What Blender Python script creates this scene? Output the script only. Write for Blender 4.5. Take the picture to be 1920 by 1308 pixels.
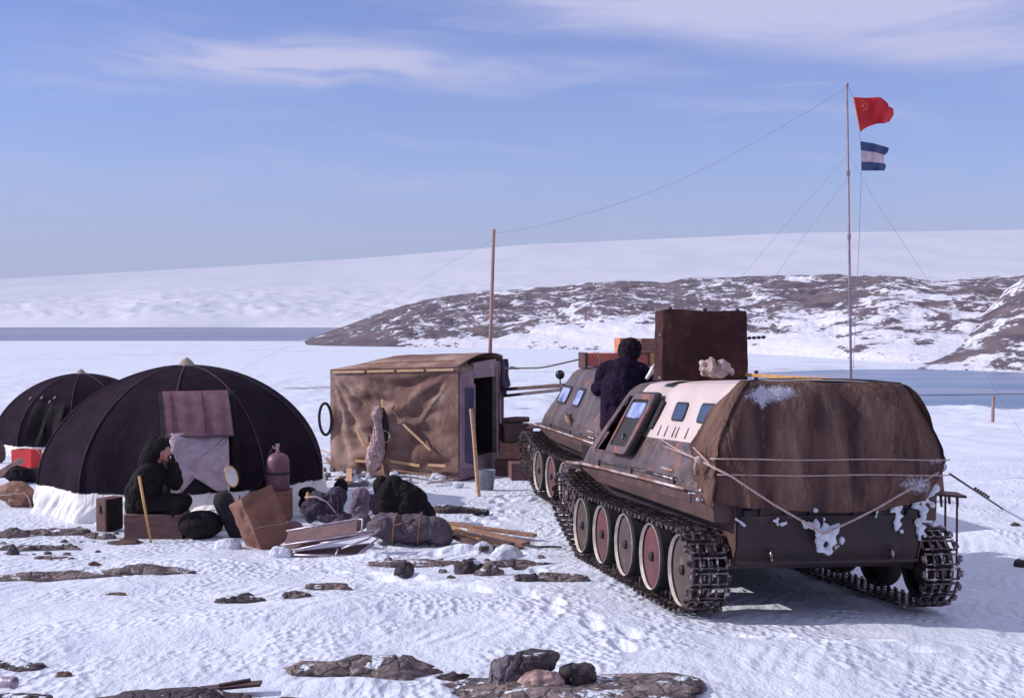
import bpy, bmesh, math, random
import numpy as np
from mathutils import Vector, Matrix, Euler, noise as mnoise
R = math.radians
random.seed(7)
for o in list(bpy.data.objects): bpy.data.objects.remove(o)
scene = bpy.context.scene
col = scene.collection

# ------------------------------------------------------------------ camera, sky, sun, exposure
F, CX, CY, HOR = 2250.0, 960.0, 654.0, 606.0
CAMZ = 2.45
PITCH = math.atan((CY - HOR) / F)
cam_d = bpy.data.cameras.new('camera'); cam = bpy.data.objects.new('camera', cam_d); col.objects.link(cam)
cam_d.sensor_width = 36; cam_d.lens = F / 1920 * 36
cam_d.clip_start = 0.1; cam_d.clip_end = 60000
cam.location = (0, 0, CAMZ); cam.rotation_euler = (R(90) - PITCH, 0, 0)
scene.camera = cam
SUN_EL, SUN_AZ = 30.0, -91.0          # azimuth from +Y towards +X: the sun stands to the left, a little beyond
sd = bpy.data.lights.new('sun', 'SUN'); sun = bpy.data.objects.new('sun', sd); col.objects.link(sun)
sd.energy = 3.75; sd.angle = R(0.5); sd.color = (1.0, 0.96, 0.94)
sv = Vector((math.sin(R(SUN_AZ)) * math.cos(R(SUN_EL)), math.cos(R(SUN_AZ)) * math.cos(R(SUN_EL)), math.sin(R(SUN_EL))))
sun.rotation_euler = sv.to_track_quat('Z', 'Y').to_euler()
scene.view_settings.view_transform = 'Standard'; scene.view_settings.look = 'None'
scene.view_settings.exposure = 0.40; scene.view_settings.gamma = 1.0

world = bpy.data.worlds.new('World'); scene.world = world; world.use_nodes = True
def build_world():
    nt = world.node_tree; N = nt.nodes; L = nt.links; N.clear()
    out = N.new('ShaderNodeOutputWorld'); bg = N.new('ShaderNodeBackground'); bg.inputs[1].default_value = 0.072
    sky = N.new('ShaderNodeTexSky'); sky.sky_type = 'NISHITA'; sky.sun_disc = False
    sky.sun_elevation = R(SUN_EL); sky.sun_rotation = R(SUN_AZ); sky.air_density = 1.0; sky.dust_density = 0.3; sky.ozone_density = 2.5; sky.altitude = 50
    tc = N.new('ShaderNodeTexCoord'); sep = N.new('ShaderNodeSeparateXYZ'); L.new(tc.outputs['Generated'], sep.inputs[0])
    def m(op, a, b=None, c=None, clamp=False):
        n = N.new('ShaderNodeMath'); n.operation = op; n.use_clamp = clamp
        for i, v in enumerate((a, b, c)):
            if v is None: continue
            if isinstance(v, (int, float)): n.inputs[i].default_value = v
            else: L.new(v, n.inputs[i])
        return n.outputs[0]
    X, Y, Z = sep.outputs
    el = m('ARCTAN2', Z, m('SQRT', m('ADD', m('MULTIPLY', X, X), m('MULTIPLY', Y, Y))))
    az = m('ARCTAN2', X, Y)
    # tint: violet blue film tone above, paler near the horizon
    rp = N.new('ShaderNodeValToRGB'); L.new(m('MULTIPLY', el, 1 / 1.2, clamp=True), rp.inputs[0])
    cr = rp.color_ramp; cr.elements[0].position = 0.0; cr.elements[0].color = SKY_T[0]
    cr.elements[1].position = 1.0; cr.elements[1].color = SKY_T[-1][1]
    for p, c in SKY_T[1:-1]:
        e = cr.elements.new(p); e.color = c
    mul = N.new('ShaderNodeMix'); mul.data_type = 'RGBA'; mul.blend_type = 'MULTIPLY'; mul.inputs[0].default_value = 1
    L.new(sky.outputs[0], mul.inputs[6]); L.new(rp.outputs[0], mul.inputs[7])
    # thin cirrus: noise stretched along the horizon, gathered in banks
    cmb = N.new('ShaderNodeCombineXYZ')
    wobn = N.new('ShaderNodeTexNoise'); wobn.inputs['Scale'].default_value = 5.0; wobn.inputs['Detail'].default_value = 2.0
    cw = N.new('ShaderNodeCombineXYZ'); L.new(az, cw.inputs[0]); L.new(m('MULTIPLY', el, 2.0), cw.inputs[1]); L.new(cw.outputs[0], wobn.inputs['Vector'])
    wob = m('MULTIPLY', m('SUBTRACT', wobn.outputs[0], 0.5), 0.05)
    elw = m('ADD', el, wob)
    L.new(m('MULTIPLY', az, 1.0), cmb.inputs[0]); L.new(m('MULTIPLY', m('ADD', elw, m('MULTIPLY', az, 0.03)), 9.0), cmb.inputs[1])
    n1 = N.new('ShaderNodeTexNoise'); n1.inputs['Scale'].default_value = 3.6; n1.inputs['Detail'].default_value = 9; n1.inputs['Roughness'].default_value = 0.62
    L.new(cmb.outputs[0], n1.inputs['Vector'])
    streak = n1.outputs[0]
    def smooth(x, a, b):
        n = N.new('ShaderNodeMapRange'); n.interpolation_type = 'SMOOTHSTEP'; L.new(x, n.inputs[0])
        n.inputs[1].default_value = a; n.inputs[2].default_value = b; n.inputs[3].default_value = 0; n.inputs[4].default_value = 1
        return n.outputs[0]
    def bank(az0, el0, saz, sel, amp):
        dx = m('DIVIDE', m('SUBTRACT', az, az0), saz); dy = m('DIVIDE', m('SUBTRACT', elw, el0), sel)
        return m('MULTIPLY', m('EXPONENT', m('MULTIPLY', m('ADD', m('MULTIPLY', dx, dx), m('MULTIPLY', dy, dy)), -1.0)), amp)
    # big veil, upper right: above a line that drops to the right
    line = m('ADD', m('SUBTRACT', elw, 0.252), m('MULTIPLY', az, 0.155))
    veil = m('MULTIPLY', smooth(line, -0.018, 0.022), smooth(streak, 0.20, 0.56))
    b1 = bank(-0.20, 0.205, 0.125, 0.016, 1.0)
    b2 = bank(0.02, 0.205, 0.16, 0.010, 0.35)
    b3 = bank(-0.20, 0.112, 0.16, 0.010, 0.34)
    b4 = bank(0.27, 0.187, 0.10, 0.0022, 0.38)
    b5 = bank(0.02, 0.131, 0.035, 0.0018, 0.32)
    b6 = bank(-0.30, 0.225, 0.2, 0.02, 0.25)
    banks = m('ADD', m('ADD', m('ADD', b1, b2), m('ADD', b3, b6)), m('ADD', b4, b5))
    wisps = m('MULTIPLY', banks, smooth(streak, 0.36, 0.60))
    general = m('MULTIPLY', smooth(streak, 0.48, 0.72), 0.34)
    dens = m('MULTIPLY', m('ADD', m('ADD', m('MULTIPLY', veil, 0.95), wisps), general), smooth(el, 0.06, 0.10), clamp=True)
    mix = N.new('ShaderNodeMix'); mix.data_type = 'RGBA'; mix.clamp_factor = True
    L.new(m('MINIMUM', dens, 0.92), mix.inputs[0]); L.new(mul.outputs[2], mix.inputs[6]); mix.inputs[7].default_value = CLOUD_C
    L.new(mix.outputs[2], bg.inputs[0]); L.new(bg.outputs[0], out.inputs[0])
SKY_T = [(0.90, 1.02, 1.72, 1), (0.045, (0.94, 1.06, 1.70, 1)), (0.10, (0.78, 1.06, 1.74, 1)), (0.17, (.70, .96, 1.66, 1)), (0.25, (.56, .80, 1.50, 1)), (0.42, (.28, .36, .58, 1)), (1.0, (.20, .26, .48, 1))]
CLOUD_C = (6.6, 6.6, 9.4, 1)
build_world()

# ------------------------------------------------------------------ helpers
def V(*a): return Vector(a)
def ray(px, py):
    cx_, cz_ = (px - CX) / F, -(py - CY) / F
    return Vector((cx_, math.cos(PITCH) + cz_ * math.sin(PITCH), cz_ * math.cos(PITCH) - math.sin(PITCH)))
def Wd(px, py, D):                       # point seen at (px,py) at distance D along +Y
    r = ray(px, py); return Vector((r.x / r.y * D, D, CAMZ + r.z / r.y * D))
def ss(a, b, x):
    t = np.clip((x - a) / (b - a), 0, 1); return t * t * (3 - 2 * t)
_rng = np.random.RandomState(3); _tab = _rng.rand(256, 256)
def vnoise(x, y):
    x = np.asarray(x, float); y = np.asarray(y, float)
    xi = np.floor(x).astype(int); yi = np.floor(y).astype(int); fx = x - xi; fy = y - yi
    fx = fx * fx * (3 - 2 * fx); fy = fy * fy * (3 - 2 * fy)
    a = _tab[xi % 256, yi % 256]; b = _tab[(xi + 1) % 256, yi % 256]; c = _tab[xi % 256, (yi + 1) % 256]; d = _tab[(xi + 1) % 256, (yi + 1) % 256]
    return (a * (1 - fx) + b * fx) * (1 - fy) + (c * (1 - fx) + d * fx) * fy - 0.5
def fbm(x, y, o=4, g=0.5):
    s = 0; a = 1; f = 1
    for i in range(o):
        s = s + a * vnoise(x * f + i * 17.3, y * f + i * 9.1); a *= g; f *= 2.03
    return s
_PY = [-50, 7, 9, 10, 14.8, 19, 24, 32, 40, 60, 78, 90, 500, 3000]
_PZ = [0.0, 0, 0, -.03, -.25, -.30, -.50, -.9, -1.25, -2.5, -3.4, -3.6, -3.6, -3.6]
MOUNDS = []
PADS = []
def Hbase(x, y):
    x = np.asarray(x, float); y = np.asarray(y, float)
    r = np.sqrt(x * x * 0.35 + y * y)
    z = np.interp(np.where(y > 0, r, y), _PY, _PZ)
    z = z - 0.02 * np.clip(x - 1.4, -1, 4) * ss(20, 8, np.abs(y))
    return z
def H(x, y):
    x = np.asarray(x, float); y = np.asarray(y, float)
    z = Hbase(x, y)
    far = ss(15, 60, y)
    amp = 0.035 + 0.25 * far
    z = z + amp * fbm(x * 0.45 + 3, y * 0.22 + 1, 3) * ss(200, 80, y)
    z = z + 0.03 * fbm(x * 1.6 + y * 0.7, y * 1.1 - x * .3, 4) * ss(40, 20, y)
    z = z + 0.03 * np.maximum(0, fbm(x * .9 - 6, y * 0.55 + x * .45, 3)) * ss(30, 15, y)
    # the lake basin
    ex = (x - 70 - 0.25 * (y - 125)) / 54.0; ey = (y - 130) / 45.0
    d = ex * ex + ey * ey + 0.20 * fbm(x * .05, y * .05, 4)
    z = z - 0.9 * ss(1.12, 0.9, d) * ss(60, 85, y)
    # far edge of the snow plain drops to the sea ice
    z = z - 18 * ss(405, 470, y + 40 * fbm(x * .01, y * .02, 3)) * (x < 2000)
    for (mx, my, sx, sy, h, ang) in MOUNDS:
        ca, sa = math.cos(ang), math.sin(ang)
        dx = x - mx; dy = y - my; u = (dx * ca + dy * sa) / sx; v = (-dx * sa + dy * ca) / sy
        z = z + h * np.exp(-(u * u + v * v))
    for (mx, my, rr, zz) in PADS:
        dd = np.sqrt((x - mx) ** 2 + (y - my) ** 2); w = ss(rr * 1.5, rr * 0.85, dd); z = z * (1 - w) + zz * w
    return z
def Hs(x, y): return float(H(np.array([x]), np.array([y]))[0])
def G(px, py, base=False):               # ground point seen at this place of the photograph
    r = ray(px, py); D = 15.0
    for i in range(60):
        x = r.x / r.y * D; z = float(Hbase(x, D)) if base else Hs(x, D)
        D += (CAMZ + r.z / r.y * D - z) / (-(r.z / r.y)) * 0.6
    x = r.x / r.y * D
    return Vector((x, D, float(Hbase(x, D)) if base else Hs(x, D)))
def mound(px, py, sx, sy, h, ang=0):
    p = G(px, py, True); MOUNDS.append((p.x, p.y, sx, sy, h, ang))

# ---- materials
def mat(name, c, rough=0.7, metal=0.0, c2=None, scale=6.0, detail=5, lo=0.4, hi=0.62, bump=0.0, bscale=40.0, stretch=(1, 1, 1), spec=None, c3=None, s3=2.0, lo3=0.6, hi3=0.66, wave=None):
    m_ = bpy.data.materials.new(name); m_.use_nodes = True; nt = m_.node_tree; N = nt.nodes; L = nt.links
    b = N['Principled BSDF']; b.inputs['Roughness'].default_value = rough; b.inputs['Metallic'].default_value = metal
    if spec is not None: b.inputs['Specular IOR Level'].default_value = spec
    tc = N.new('ShaderNodeTexCoord'); mp = N.new('ShaderNodeMapping'); mp.inputs['Scale'].default_value = stretch; L.new(tc.outputs['Object'], mp.inputs[0])
    if c2 is None: c2 = tuple(x * 0.72 for x in c)
    n = N.new('ShaderNodeTexNoise'); n.inputs['Scale'].default_value = scale; n.inputs['Detail'].default_value = detail; L.new(mp.outputs[0], n.inputs['Vector'])
    mr = N.new('ShaderNodeMapRange'); mr.inputs[1].default_value = lo; mr.inputs[2].default_value = hi; L.new(n.outputs[0], mr.inputs[0])
    mx = N.new('ShaderNodeMix'); mx.data_type = 'RGBA'; L.new(mr.outputs[0], mx.inputs[0]); mx.inputs[6].default_value = (*c2, 1); mx.inputs[7].default_value = (*c, 1)
    outc = mx.outputs[2]
    if c3 is not None:
        n3 = N.new('ShaderNodeTexNoise'); n3.inputs['Scale'].default_value = s3; n3.inputs['Detail'].default_value = 8; n3.inputs['Roughness'].default_value = .65; L.new(mp.outputs[0], n3.inputs['Vector'])
        r3 = N.new('ShaderNodeMapRange'); r3.inputs[1].default_value = lo3; r3.inputs[2].default_value = hi3; L.new(n3.outputs[0], r3.inputs[0])
        x3 = N.new('ShaderNodeMix'); x3.data_type = 'RGBA'; L.new(r3.outputs[0], x3.inputs[0]); L.new(outc, x3.inputs[6]); x3.inputs[7].default_value = (*c3, 1); outc = x3.outputs[2]
    L.new(outc, b.inputs['Base Color'])
    if bump > 0:
        nb = N.new('ShaderNodeTexNoise'); nb.inputs['Scale'].default_value = bscale; nb.inputs['Detail'].default_value = 4; L.new(mp.outputs[0], nb.inputs['Vector'])
        bp = N.new('ShaderNodeBump'); bp.inputs['Strength'].default_value = bump; bp.inputs['Distance'].default_value = 0.02; L.new(nb.outputs[0], bp.inputs['Height'])
        L.new(bp.outputs[0], b.inputs['Normal'])
    return m_
M = dict(
    rock=mat('rock', (.20, .145, .135), .85, c2=(.075, .055, .06), scale=7, detail=10, lo=.42, hi=.58, bump=1.0, bscale=26, c3=(.36, .29, .29), s3=13, lo3=.55, hi3=.66),
    rock_grey=mat('rock_grey', (.17, .145, .165), .85, c2=(.11, .09, .105), scale=9, detail=10, bump=.8, bscale=30),
    rock_dark=mat('rock_dark', (.085, .06, .065), .85, c2=(.035, .025, .032), scale=7, bump=1.0, bscale=26, c3=(.16, .12, .12), s3=12, lo3=.6, hi3=.7),
    rock_pale=mat('rock_pale', (.52, .34, .29), .85, c2=(.16, .1, .1), scale=14, bump=.9, bscale=26),
    rock_brown=mat('rock_brown', (.16, .09, .05), .85, c2=(.07, .04, .03), scale=14, bump=.9, bscale=26),
    snowlump=mat('snow_lump', (.72, .735, .79), .8, c2=(.52, .53, .60), scale=14, detail=9, bump=1.0, bscale=45),
    tent=mat('tent_fabric', (.024, .014, .024), .85, c2=(.016, .010, .017), scale=3, bump=.5, bscale=50, spec=.04, c3=(.034, .020, .031), s3=4, lo3=.58, hi3=.8),
    tent_in=mat('tent_seam', (.065, .042, .055), .9, spec=.2),
    skirt=mat('white_cotton', (.84, .79, .76), .85, c2=(.76, .71, .70), scale=3, bump=.1, bscale=40),
    curtain=mat('curtain_cloth', (.52, .40, .44), .9, c2=(.42, .32, .36), scale=4, bump=.3, bscale=30),
    awning=mat('awning_canvas', (.20, .095, .12), .9, c2=(.14, .065, .085), scale=6, bump=.4, bscale=60),
    cap=mat('cap_canvas', (.42, .33, .27), .9, bump=.3),
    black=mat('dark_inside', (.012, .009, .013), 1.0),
    canvas=mat('hut_canvas', (.31, .195, .155), .92, c2=(.175, .10, .085), scale=1.5, detail=10, lo=.40, hi=.60, bump=.5, bscale=35, spec=.12, c3=(.42, .30, .25), s3=1.5, lo3=.52, hi3=.72),
    tarp=mat('tarp_canvas', (.165, .095, .075), .92, c2=(.066, .036, .036), scale=2.4, detail=10, lo=.38, hi=.62, bump=.9, bscale=34, spec=.10, stretch=(1.8, 1.8, .5), c3=(.26, .17, .125), s3=1.9, lo3=.54, hi3=.72),
    lath=mat('wood_lath', (.62, .40, .22), .7, c2=(.5, .3, .17), scale=8, stretch=(1, 1, 5)),
    wood=mat('weathered_wood', (.36, .19, .12), .8, c2=(.22, .11, .08), scale=6, bump=.4, stretch=(1, 6, 6)),
    wood_y=mat('fresh_board', (.56, .32, .12), .7, c2=(.44, .24, .09), scale=6, stretch=(1, 5, 5)),
    wood_dark=mat('dark_wood', (.105, .05, .045), .8, c2=(.06, .03, .03), scale=7, bump=.3),
    crate=mat('crate_wood', (.16, .075, .065), .8, c2=(.10, .045, .045), scale=7, bump=.4, stretch=(1, 1, 4), c3=(.25, .14, .11), s3=6, lo3=.62, hi3=.75),
    pole=mat('pole_wood', (.38, .22, .20), .8, scale=9, stretch=(1, 1, .2)),
    steel_pole=mat('pole_paint', (.30, .23, .29), .5, .2),
    olive=mat('olive_paint', (.135, .095, .096), .5, .1, c2=(.080, .055, .060), scale=4.5, detail=11, lo=.42, hi=.58, bump=.2, bscale=18, c3=(.24, .10, .055), s3=4.2, lo3=.59, hi3=.66),
    olive_rust=mat('fender_paint', (.16, .10, .10), .5, .1, c2=(.09, .052, .058), scale=4, detail=10, bump=.2, bscale=18, c3=(.30, .10, .06), s3=3.6, lo3=.53, hi3=.62),
    hullside=mat('hull_paint', (.105, .052, .042), .6, .1, c2=(.06, .032, .03), scale=2, detail=8, bump=.2, c3=(.035, .02, .022), s3=4, lo3=.56, hi3=.68),
    under=mat('hull_rear_paint', (.045, .020, .022), .6, .1, c2=(.026, .013, .016), scale=2, detail=8, bump=.2, c3=(.08, .04, .033), s3=3, lo3=.58, hi3=.72),
    rail=mat('worn_rail', (.30, .15, .10), .45, .3, c2=(.5, .4, .4), scale=7, lo=.45, hi=.55, stretch=(1, .6, 1)),
    canopy=mat('pale_canopy', (.56, .445, .425), .75, c2=(.50, .40, .385), scale=2, detail=8, bump=.2, bscale=14, c3=(.30, .22, .2), s3=3, lo3=.66, hi3=.8),
    glass=mat('glass_blue', (.05, .075, .14), .35, 0, c2=(.04, .06, .11), spec=.2),
    glass_pale=mat('glass_painted_reflection', (.42, .46, .72), .1, .2, c2=(.14, .19, .42), scale=4, lo=.42, hi=.56, spec=.9),  # pale and blue patches put reflections into the base colour
    rubber=mat('rubber', (.018, .014, .017), .7),
    steel=mat('track_steel', (.20, .15, .15), .36, .75, c2=(.05, .036, .038), scale=14, lo=.42, hi=.6, c3=(.62, .54, .54), s3=26, lo3=.55, hi3=.64),
    wcream=mat('wheel_rim_cream', (.66, .57, .49), .6, c2=(.42, .34, .30), scale=7),
    wgrey=mat('wheel_disc_grey', (.085, .050, .045), .65, c2=(.065, .042, .04), scale=4, detail=9, c3=(.16, .11, .10), s3=6, lo3=.56),
    wred=mat('wheel_disc_red', (.135, .036, .042), .65, c2=(.085, .028, .033), scale=4, detail=9, c3=(.10, .06, .052), s3=5, lo3=.54),
    rope=mat('rope', (.50, .36, .33), .9, c2=(.36, .25, .23), scale=30),
    ropedark=mat('dark_cord', (.09, .055, .06), .9),
    wire=mat('wire', (.22, .22, .34), .6),
    coat=mat('black_coat', (.020, .009, .028), .9, c2=(.010, .005, .015), scale=8, bump=.4, bscale=30, spec=.12),
    coat2=mat('dark_overalls', (.019, .015, .016), .9, c2=(.011, .009, .009), scale=8, bump=.4, bscale=30, spec=.15),
    fur=mat('fur', (.030, .020, .032), 1.0, c2=(.008, .005, .01), scale=22, bump=1.0, bscale=70, spec=.1),
    skin=mat('skin', (.42, .17, .13), .6, c2=(.36, .13, .11)),
    boot=mat('felt_boot', (.012, .009, .012), .95, c2=(.02, .015, .02), bump=.4),
    redflag=mat('red_cloth', (.56, .014, .022), .8, c2=(.44, .010, .018), scale=3),
    yellow=mat('yellow_print', (.75, .22, .06), .8),
    flagblue=mat('blue_cloth', (.052, .085, .20), .85),
    flagwhite=mat('white_cloth', (.66, .52, .56), .85),
    redbox=mat('red_paint', (.62, .020, .022), .5, c2=(.5, .014, .016), scale=3),
    orange=mat('orange_card', (.62, .27, .14), .85, c2=(.5, .2, .11)),
    orangebox=mat('orange_box', (.62, .17, .12), .8, c2=(.5, .12, .1), scale=6),
    card=mat('cardboard', (.25, .115, .08), .9, c2=(.17, .075, .055), scale=4, bump=.3, c3=(.10, .045, .04), s3=5, lo3=.60, hi3=.72),
    carddark=mat('cardboard_flap', (.22, .105, .065), .9, c2=(.14, .065, .045), scale=4, bump=.2),
    gas=mat('gas_bottle_paint', (.20, .085, .115), .5, .1, c2=(.15, .06, .085), scale=5, detail=8),
    brass=mat('valve_metal', (.55, .36, .36), .4, .7),
    alu=mat('aluminium_tube', (.50, .42, .48), .4, .6, c2=(.36, .28, .34), scale=12),
    cot=mat('cot_canvas', (.20, .12, .12), .9, c2=(.16, .09, .09), bump=.3, bscale=50),
    sackdark=mat('dark_sack', (.020, .014, .017), .9, c2=(.012, .009, .012), scale=5, bump=.6, bscale=22, spec=.15),
    sackgrey=mat('grey_sack', (.135, .105, .125), .9, c2=(.10, .075, .095), scale=4, bump=.5, bscale=26, spec=.2),
    sackpale=mat('pale_sack', (.24, .185, .23), .9, c2=(.18, .13, .17), scale=4, bump=.5, bscale=26, spec=.2),
    navy=mat('navy_fabric', (.06, .042, .075), .85, c2=(.03, .02, .04), scale=5, bump=.5, bscale=25),
    bundle=mat('beige_cloth', (.55, .42, .37), .9, c2=(.38, .27, .25), scale=6, bump=.6, bscale=22),
    boxcover=mat('dark_canvas_cover', (.075, .033, .028), .92, c2=(.045, .02, .02), scale=3, detail=9, bump=.7, bscale=45, spec=.12, c3=(.11, .055, .045), s3=4, lo3=.56, hi3=.75),
    white=mat('white_enamel', (.78, .74, .72), .4, c2=(.7, .66, .66)),
    yellowrim=mat('yellow_rim', (.75, .42, .10), .5),
    magenta=mat('pink_enamel', (.42, .07, .14), .35),
    net=mat('net_cord', (.66, .48, .49), .9, c2=(.3, .19, .22), scale=30, bump=1.0, bscale=45),
    bucket=mat('galvanised', (.25, .27, .30), .5, .5, c2=(.18, .19, .22), scale=6),
    foil=mat('silver_film', (.40, .38, .48), .5, .3, c2=(.22, .2, .3), scale=8, bump=.6, bscale=18),
    lampblack=mat('lamp_housing', (.02, .008, .014), .15, .2, spec=.8),
    door=mat('door_paint', (.06, .045, .10), .4, .1, c2=(.04, .03, .07)),
    frame=mat('hut_frame_paint', (.30, .19, .21), .7, c2=(.22, .13, .16), scale=6),
)

def frost_tarp():
    m_ = M['tarp']; nt = m_.node_tree; N = nt.nodes; L = nt.links; b = N['Principled BSDF']; src = b.inputs['Base Color'].links[0].from_socket
    tc = N.new('ShaderNodeTexCoord')
    def mm(op, a, b_=None, clamp=False):
        n = N.new('ShaderNodeMath'); n.operation = op; n.use_clamp = clamp
        for i, v in enumerate((a, b_)):
            if v is None: continue
            if isinstance(v, (int, float)): n.inputs[i].default_value = v
            else: L.new(v, n.inputs[i])
        return n.outputs[0]
    def spot(cx_, cz_, sx, sz):
        sp = N.new('ShaderNodeSeparateXYZ'); L.new(tc.outputs['Object'], sp.inputs[0])
        dx = mm('DIVIDE', mm('SUBTRACT', sp.outputs[0], cx_), sx); dz = mm('DIVIDE', mm('SUBTRACT', sp.outputs[2], cz_), sz)
        return mm('EXPONENT', mm('MULTIPLY', mm('ADD', mm('MULTIPLY', dx, dx), mm('MULTIPLY', dz, dz)), -1.0))
    n = N.new('ShaderNodeTexNoise'); n.inputs['Scale'].default_value = 38; n.inputs['Detail'].default_value = 8; n.inputs['Roughness'].default_value = .7; L.new(tc.outputs['Object'], n.inputs['Vector'])
    tot = mm('ADD', mm('ADD', spot(-.62, 1.86, .20, .09), mm('MULTIPLY', spot(-.40, 1.90, .16, .07), .8)), mm('ADD', mm('MULTIPLY', spot(.74, 1.12, .20, .10), .95), mm('MULTIPLY', spot(.95, 1.32, .15, .05), .8)))
    tot = mm('ADD', tot, mm('MULTIPLY', spot(-.62, 1.6, .03, .35), .5))
    r = N.new('ShaderNodeMapRange'); r.inputs[1].default_value = .78; r.inputs[2].default_value = 1.0; L.new(mm('ADD', mm('MULTIPLY', tot, .5), n.outputs[0]), r.inputs[0])
    mx = N.new('ShaderNodeMix'); mx.data_type = 'RGBA'; L.new(mm('MULTIPLY', r.outputs[0], .8), mx.inputs[0]); L.new(src, mx.inputs[6]); mx.inputs[7].default_value = (.55, .53, .62, 1)
    L.new(mx.outputs[2], b.inputs['Base Color'])
frost_tarp()
def wrinkle(names, scale, dist, strength=.7, distort=1.4, st=(1, 1, 1), cracks=False):
    for nm in names:
        nt = M[nm].node_tree; N = nt.nodes; L = nt.links; b = N['Principled BSDF']; tc = N.new('ShaderNodeTexCoord'); mp = N.new('ShaderNodeMapping'); mp.inputs['Scale'].default_value = st; L.new(tc.outputs['Object'], mp.inputs[0])
        bp = N.new('ShaderNodeBump'); bp.inputs['Distance'].default_value = dist; bp.inputs['Strength'].default_value = strength
        if cracks:
            n = N.new('ShaderNodeTexVoronoi'); n.feature = 'DISTANCE_TO_EDGE'; n.inputs['Scale'].default_value = scale
            wn = N.new('ShaderNodeTexNoise'); wn.inputs['Scale'].default_value = scale * 1.5; wn.inputs['Detail'].default_value = 4; L.new(mp.outputs[0], wn.inputs['Vector'])
            ad = N.new('ShaderNodeVectorMath'); ad.operation = 'MULTIPLY_ADD'; L.new(wn.outputs['Color'], ad.inputs[0]); ad.inputs[1].default_value = (.12, .12, .12); L.new(mp.outputs[0], ad.inputs[2]); L.new(ad.outputs[0], n.inputs['Vector'])
            mr = N.new('ShaderNodeMapRange'); mr.inputs[1].default_value = 0; mr.inputs[2].default_value = .10; L.new(n.outputs[0], mr.inputs[0]); L.new(mr.outputs[0], bp.inputs['Height'])
        else:
            n = N.new('ShaderNodeTexNoise'); n.inputs['Scale'].default_value = scale; n.inputs['Detail'].default_value = 3; n.inputs['Distortion'].default_value = distort; L.new(mp.outputs[0], n.inputs['Vector'])
            a = N.new('ShaderNodeMath'); a.operation = 'SUBTRACT'; L.new(n.outputs[0], a.inputs[0]); a.inputs[1].default_value = .5
            c = N.new('ShaderNodeMath'); c.operation = 'ABSOLUTE'; L.new(a.outputs[0], c.inputs[0])
            d = N.new('ShaderNodeMath'); d.operation = 'POWER'; L.new(c.outputs[0], d.inputs[0]); d.inputs[1].default_value = .6; L.new(d.outputs[0], bp.inputs['Height'])
        if b.inputs['Normal'].links: L.new(b.inputs['Normal'].links[0].from_socket, bp.inputs['Normal'])
        L.new(bp.outputs[0], b.inputs['Normal'])
wrinkle(['tarp'], 2.6, .10, .75, .9, (1.4, 1.4, .5))
wrinkle(['canvas'], 1.7, .07, .5, .5, (1, 1, .8))
wrinkle(['tent'], 2.2, .05, .5, 1.2, (1, 1, .5))
wrinkle(['coat', 'coat2', 'sackdark', 'sackgrey', 'sackpale', 'navy', 'bundle', 'curtain'], 7, .05, .8, 1.2)
wrinkle(['skirt'], 5, .05, .5, 1.5, (1, 1, .4))
wrinkle(['rock', 'rock_dark', 'rock_grey'], 5.5, .03, .8, cracks=True)
def snow_on(names):
    for nm in names:
        nt = M[nm].node_tree; N = nt.nodes; L = nt.links; b = N['Principled BSDF']; src = b.inputs['Base Color'].links[0].from_socket
        g = N.new('ShaderNodeNewGeometry'); n = N.new('ShaderNodeTexNoise'); n.inputs['Scale'].default_value = 5; n.inputs['Detail'].default_value = 9; n.inputs['Roughness'].default_value = .65; L.new(g.outputs['Position'], n.inputs['Vector'])
        sp = N.new('ShaderNodeSeparateXYZ'); L.new(g.outputs['Normal'], sp.inputs[0])
        m1 = N.new('ShaderNodeMath'); m1.operation = 'MULTIPLY_ADD'; L.new(sp.outputs[2], m1.inputs[0]); m1.inputs[1].default_value = .22; L.new(n.outputs[0], m1.inputs[2])
        r = N.new('ShaderNodeMapRange'); r.inputs[1].default_value = .77; r.inputs[2].default_value = .80; L.new(m1.outputs[0], r.inputs[0])
        mx = N.new('ShaderNodeMix'); mx.data_type = 'RGBA'; L.new(r.outputs[0], mx.inputs[0]); L.new(src, mx.inputs[6]); mx.inputs[7].default_value = (.66, .69, .76, 1); L.new(mx.outputs[2], b.inputs['Base Color'])
snow_on(['rock', 'rock_dark'])
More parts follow.
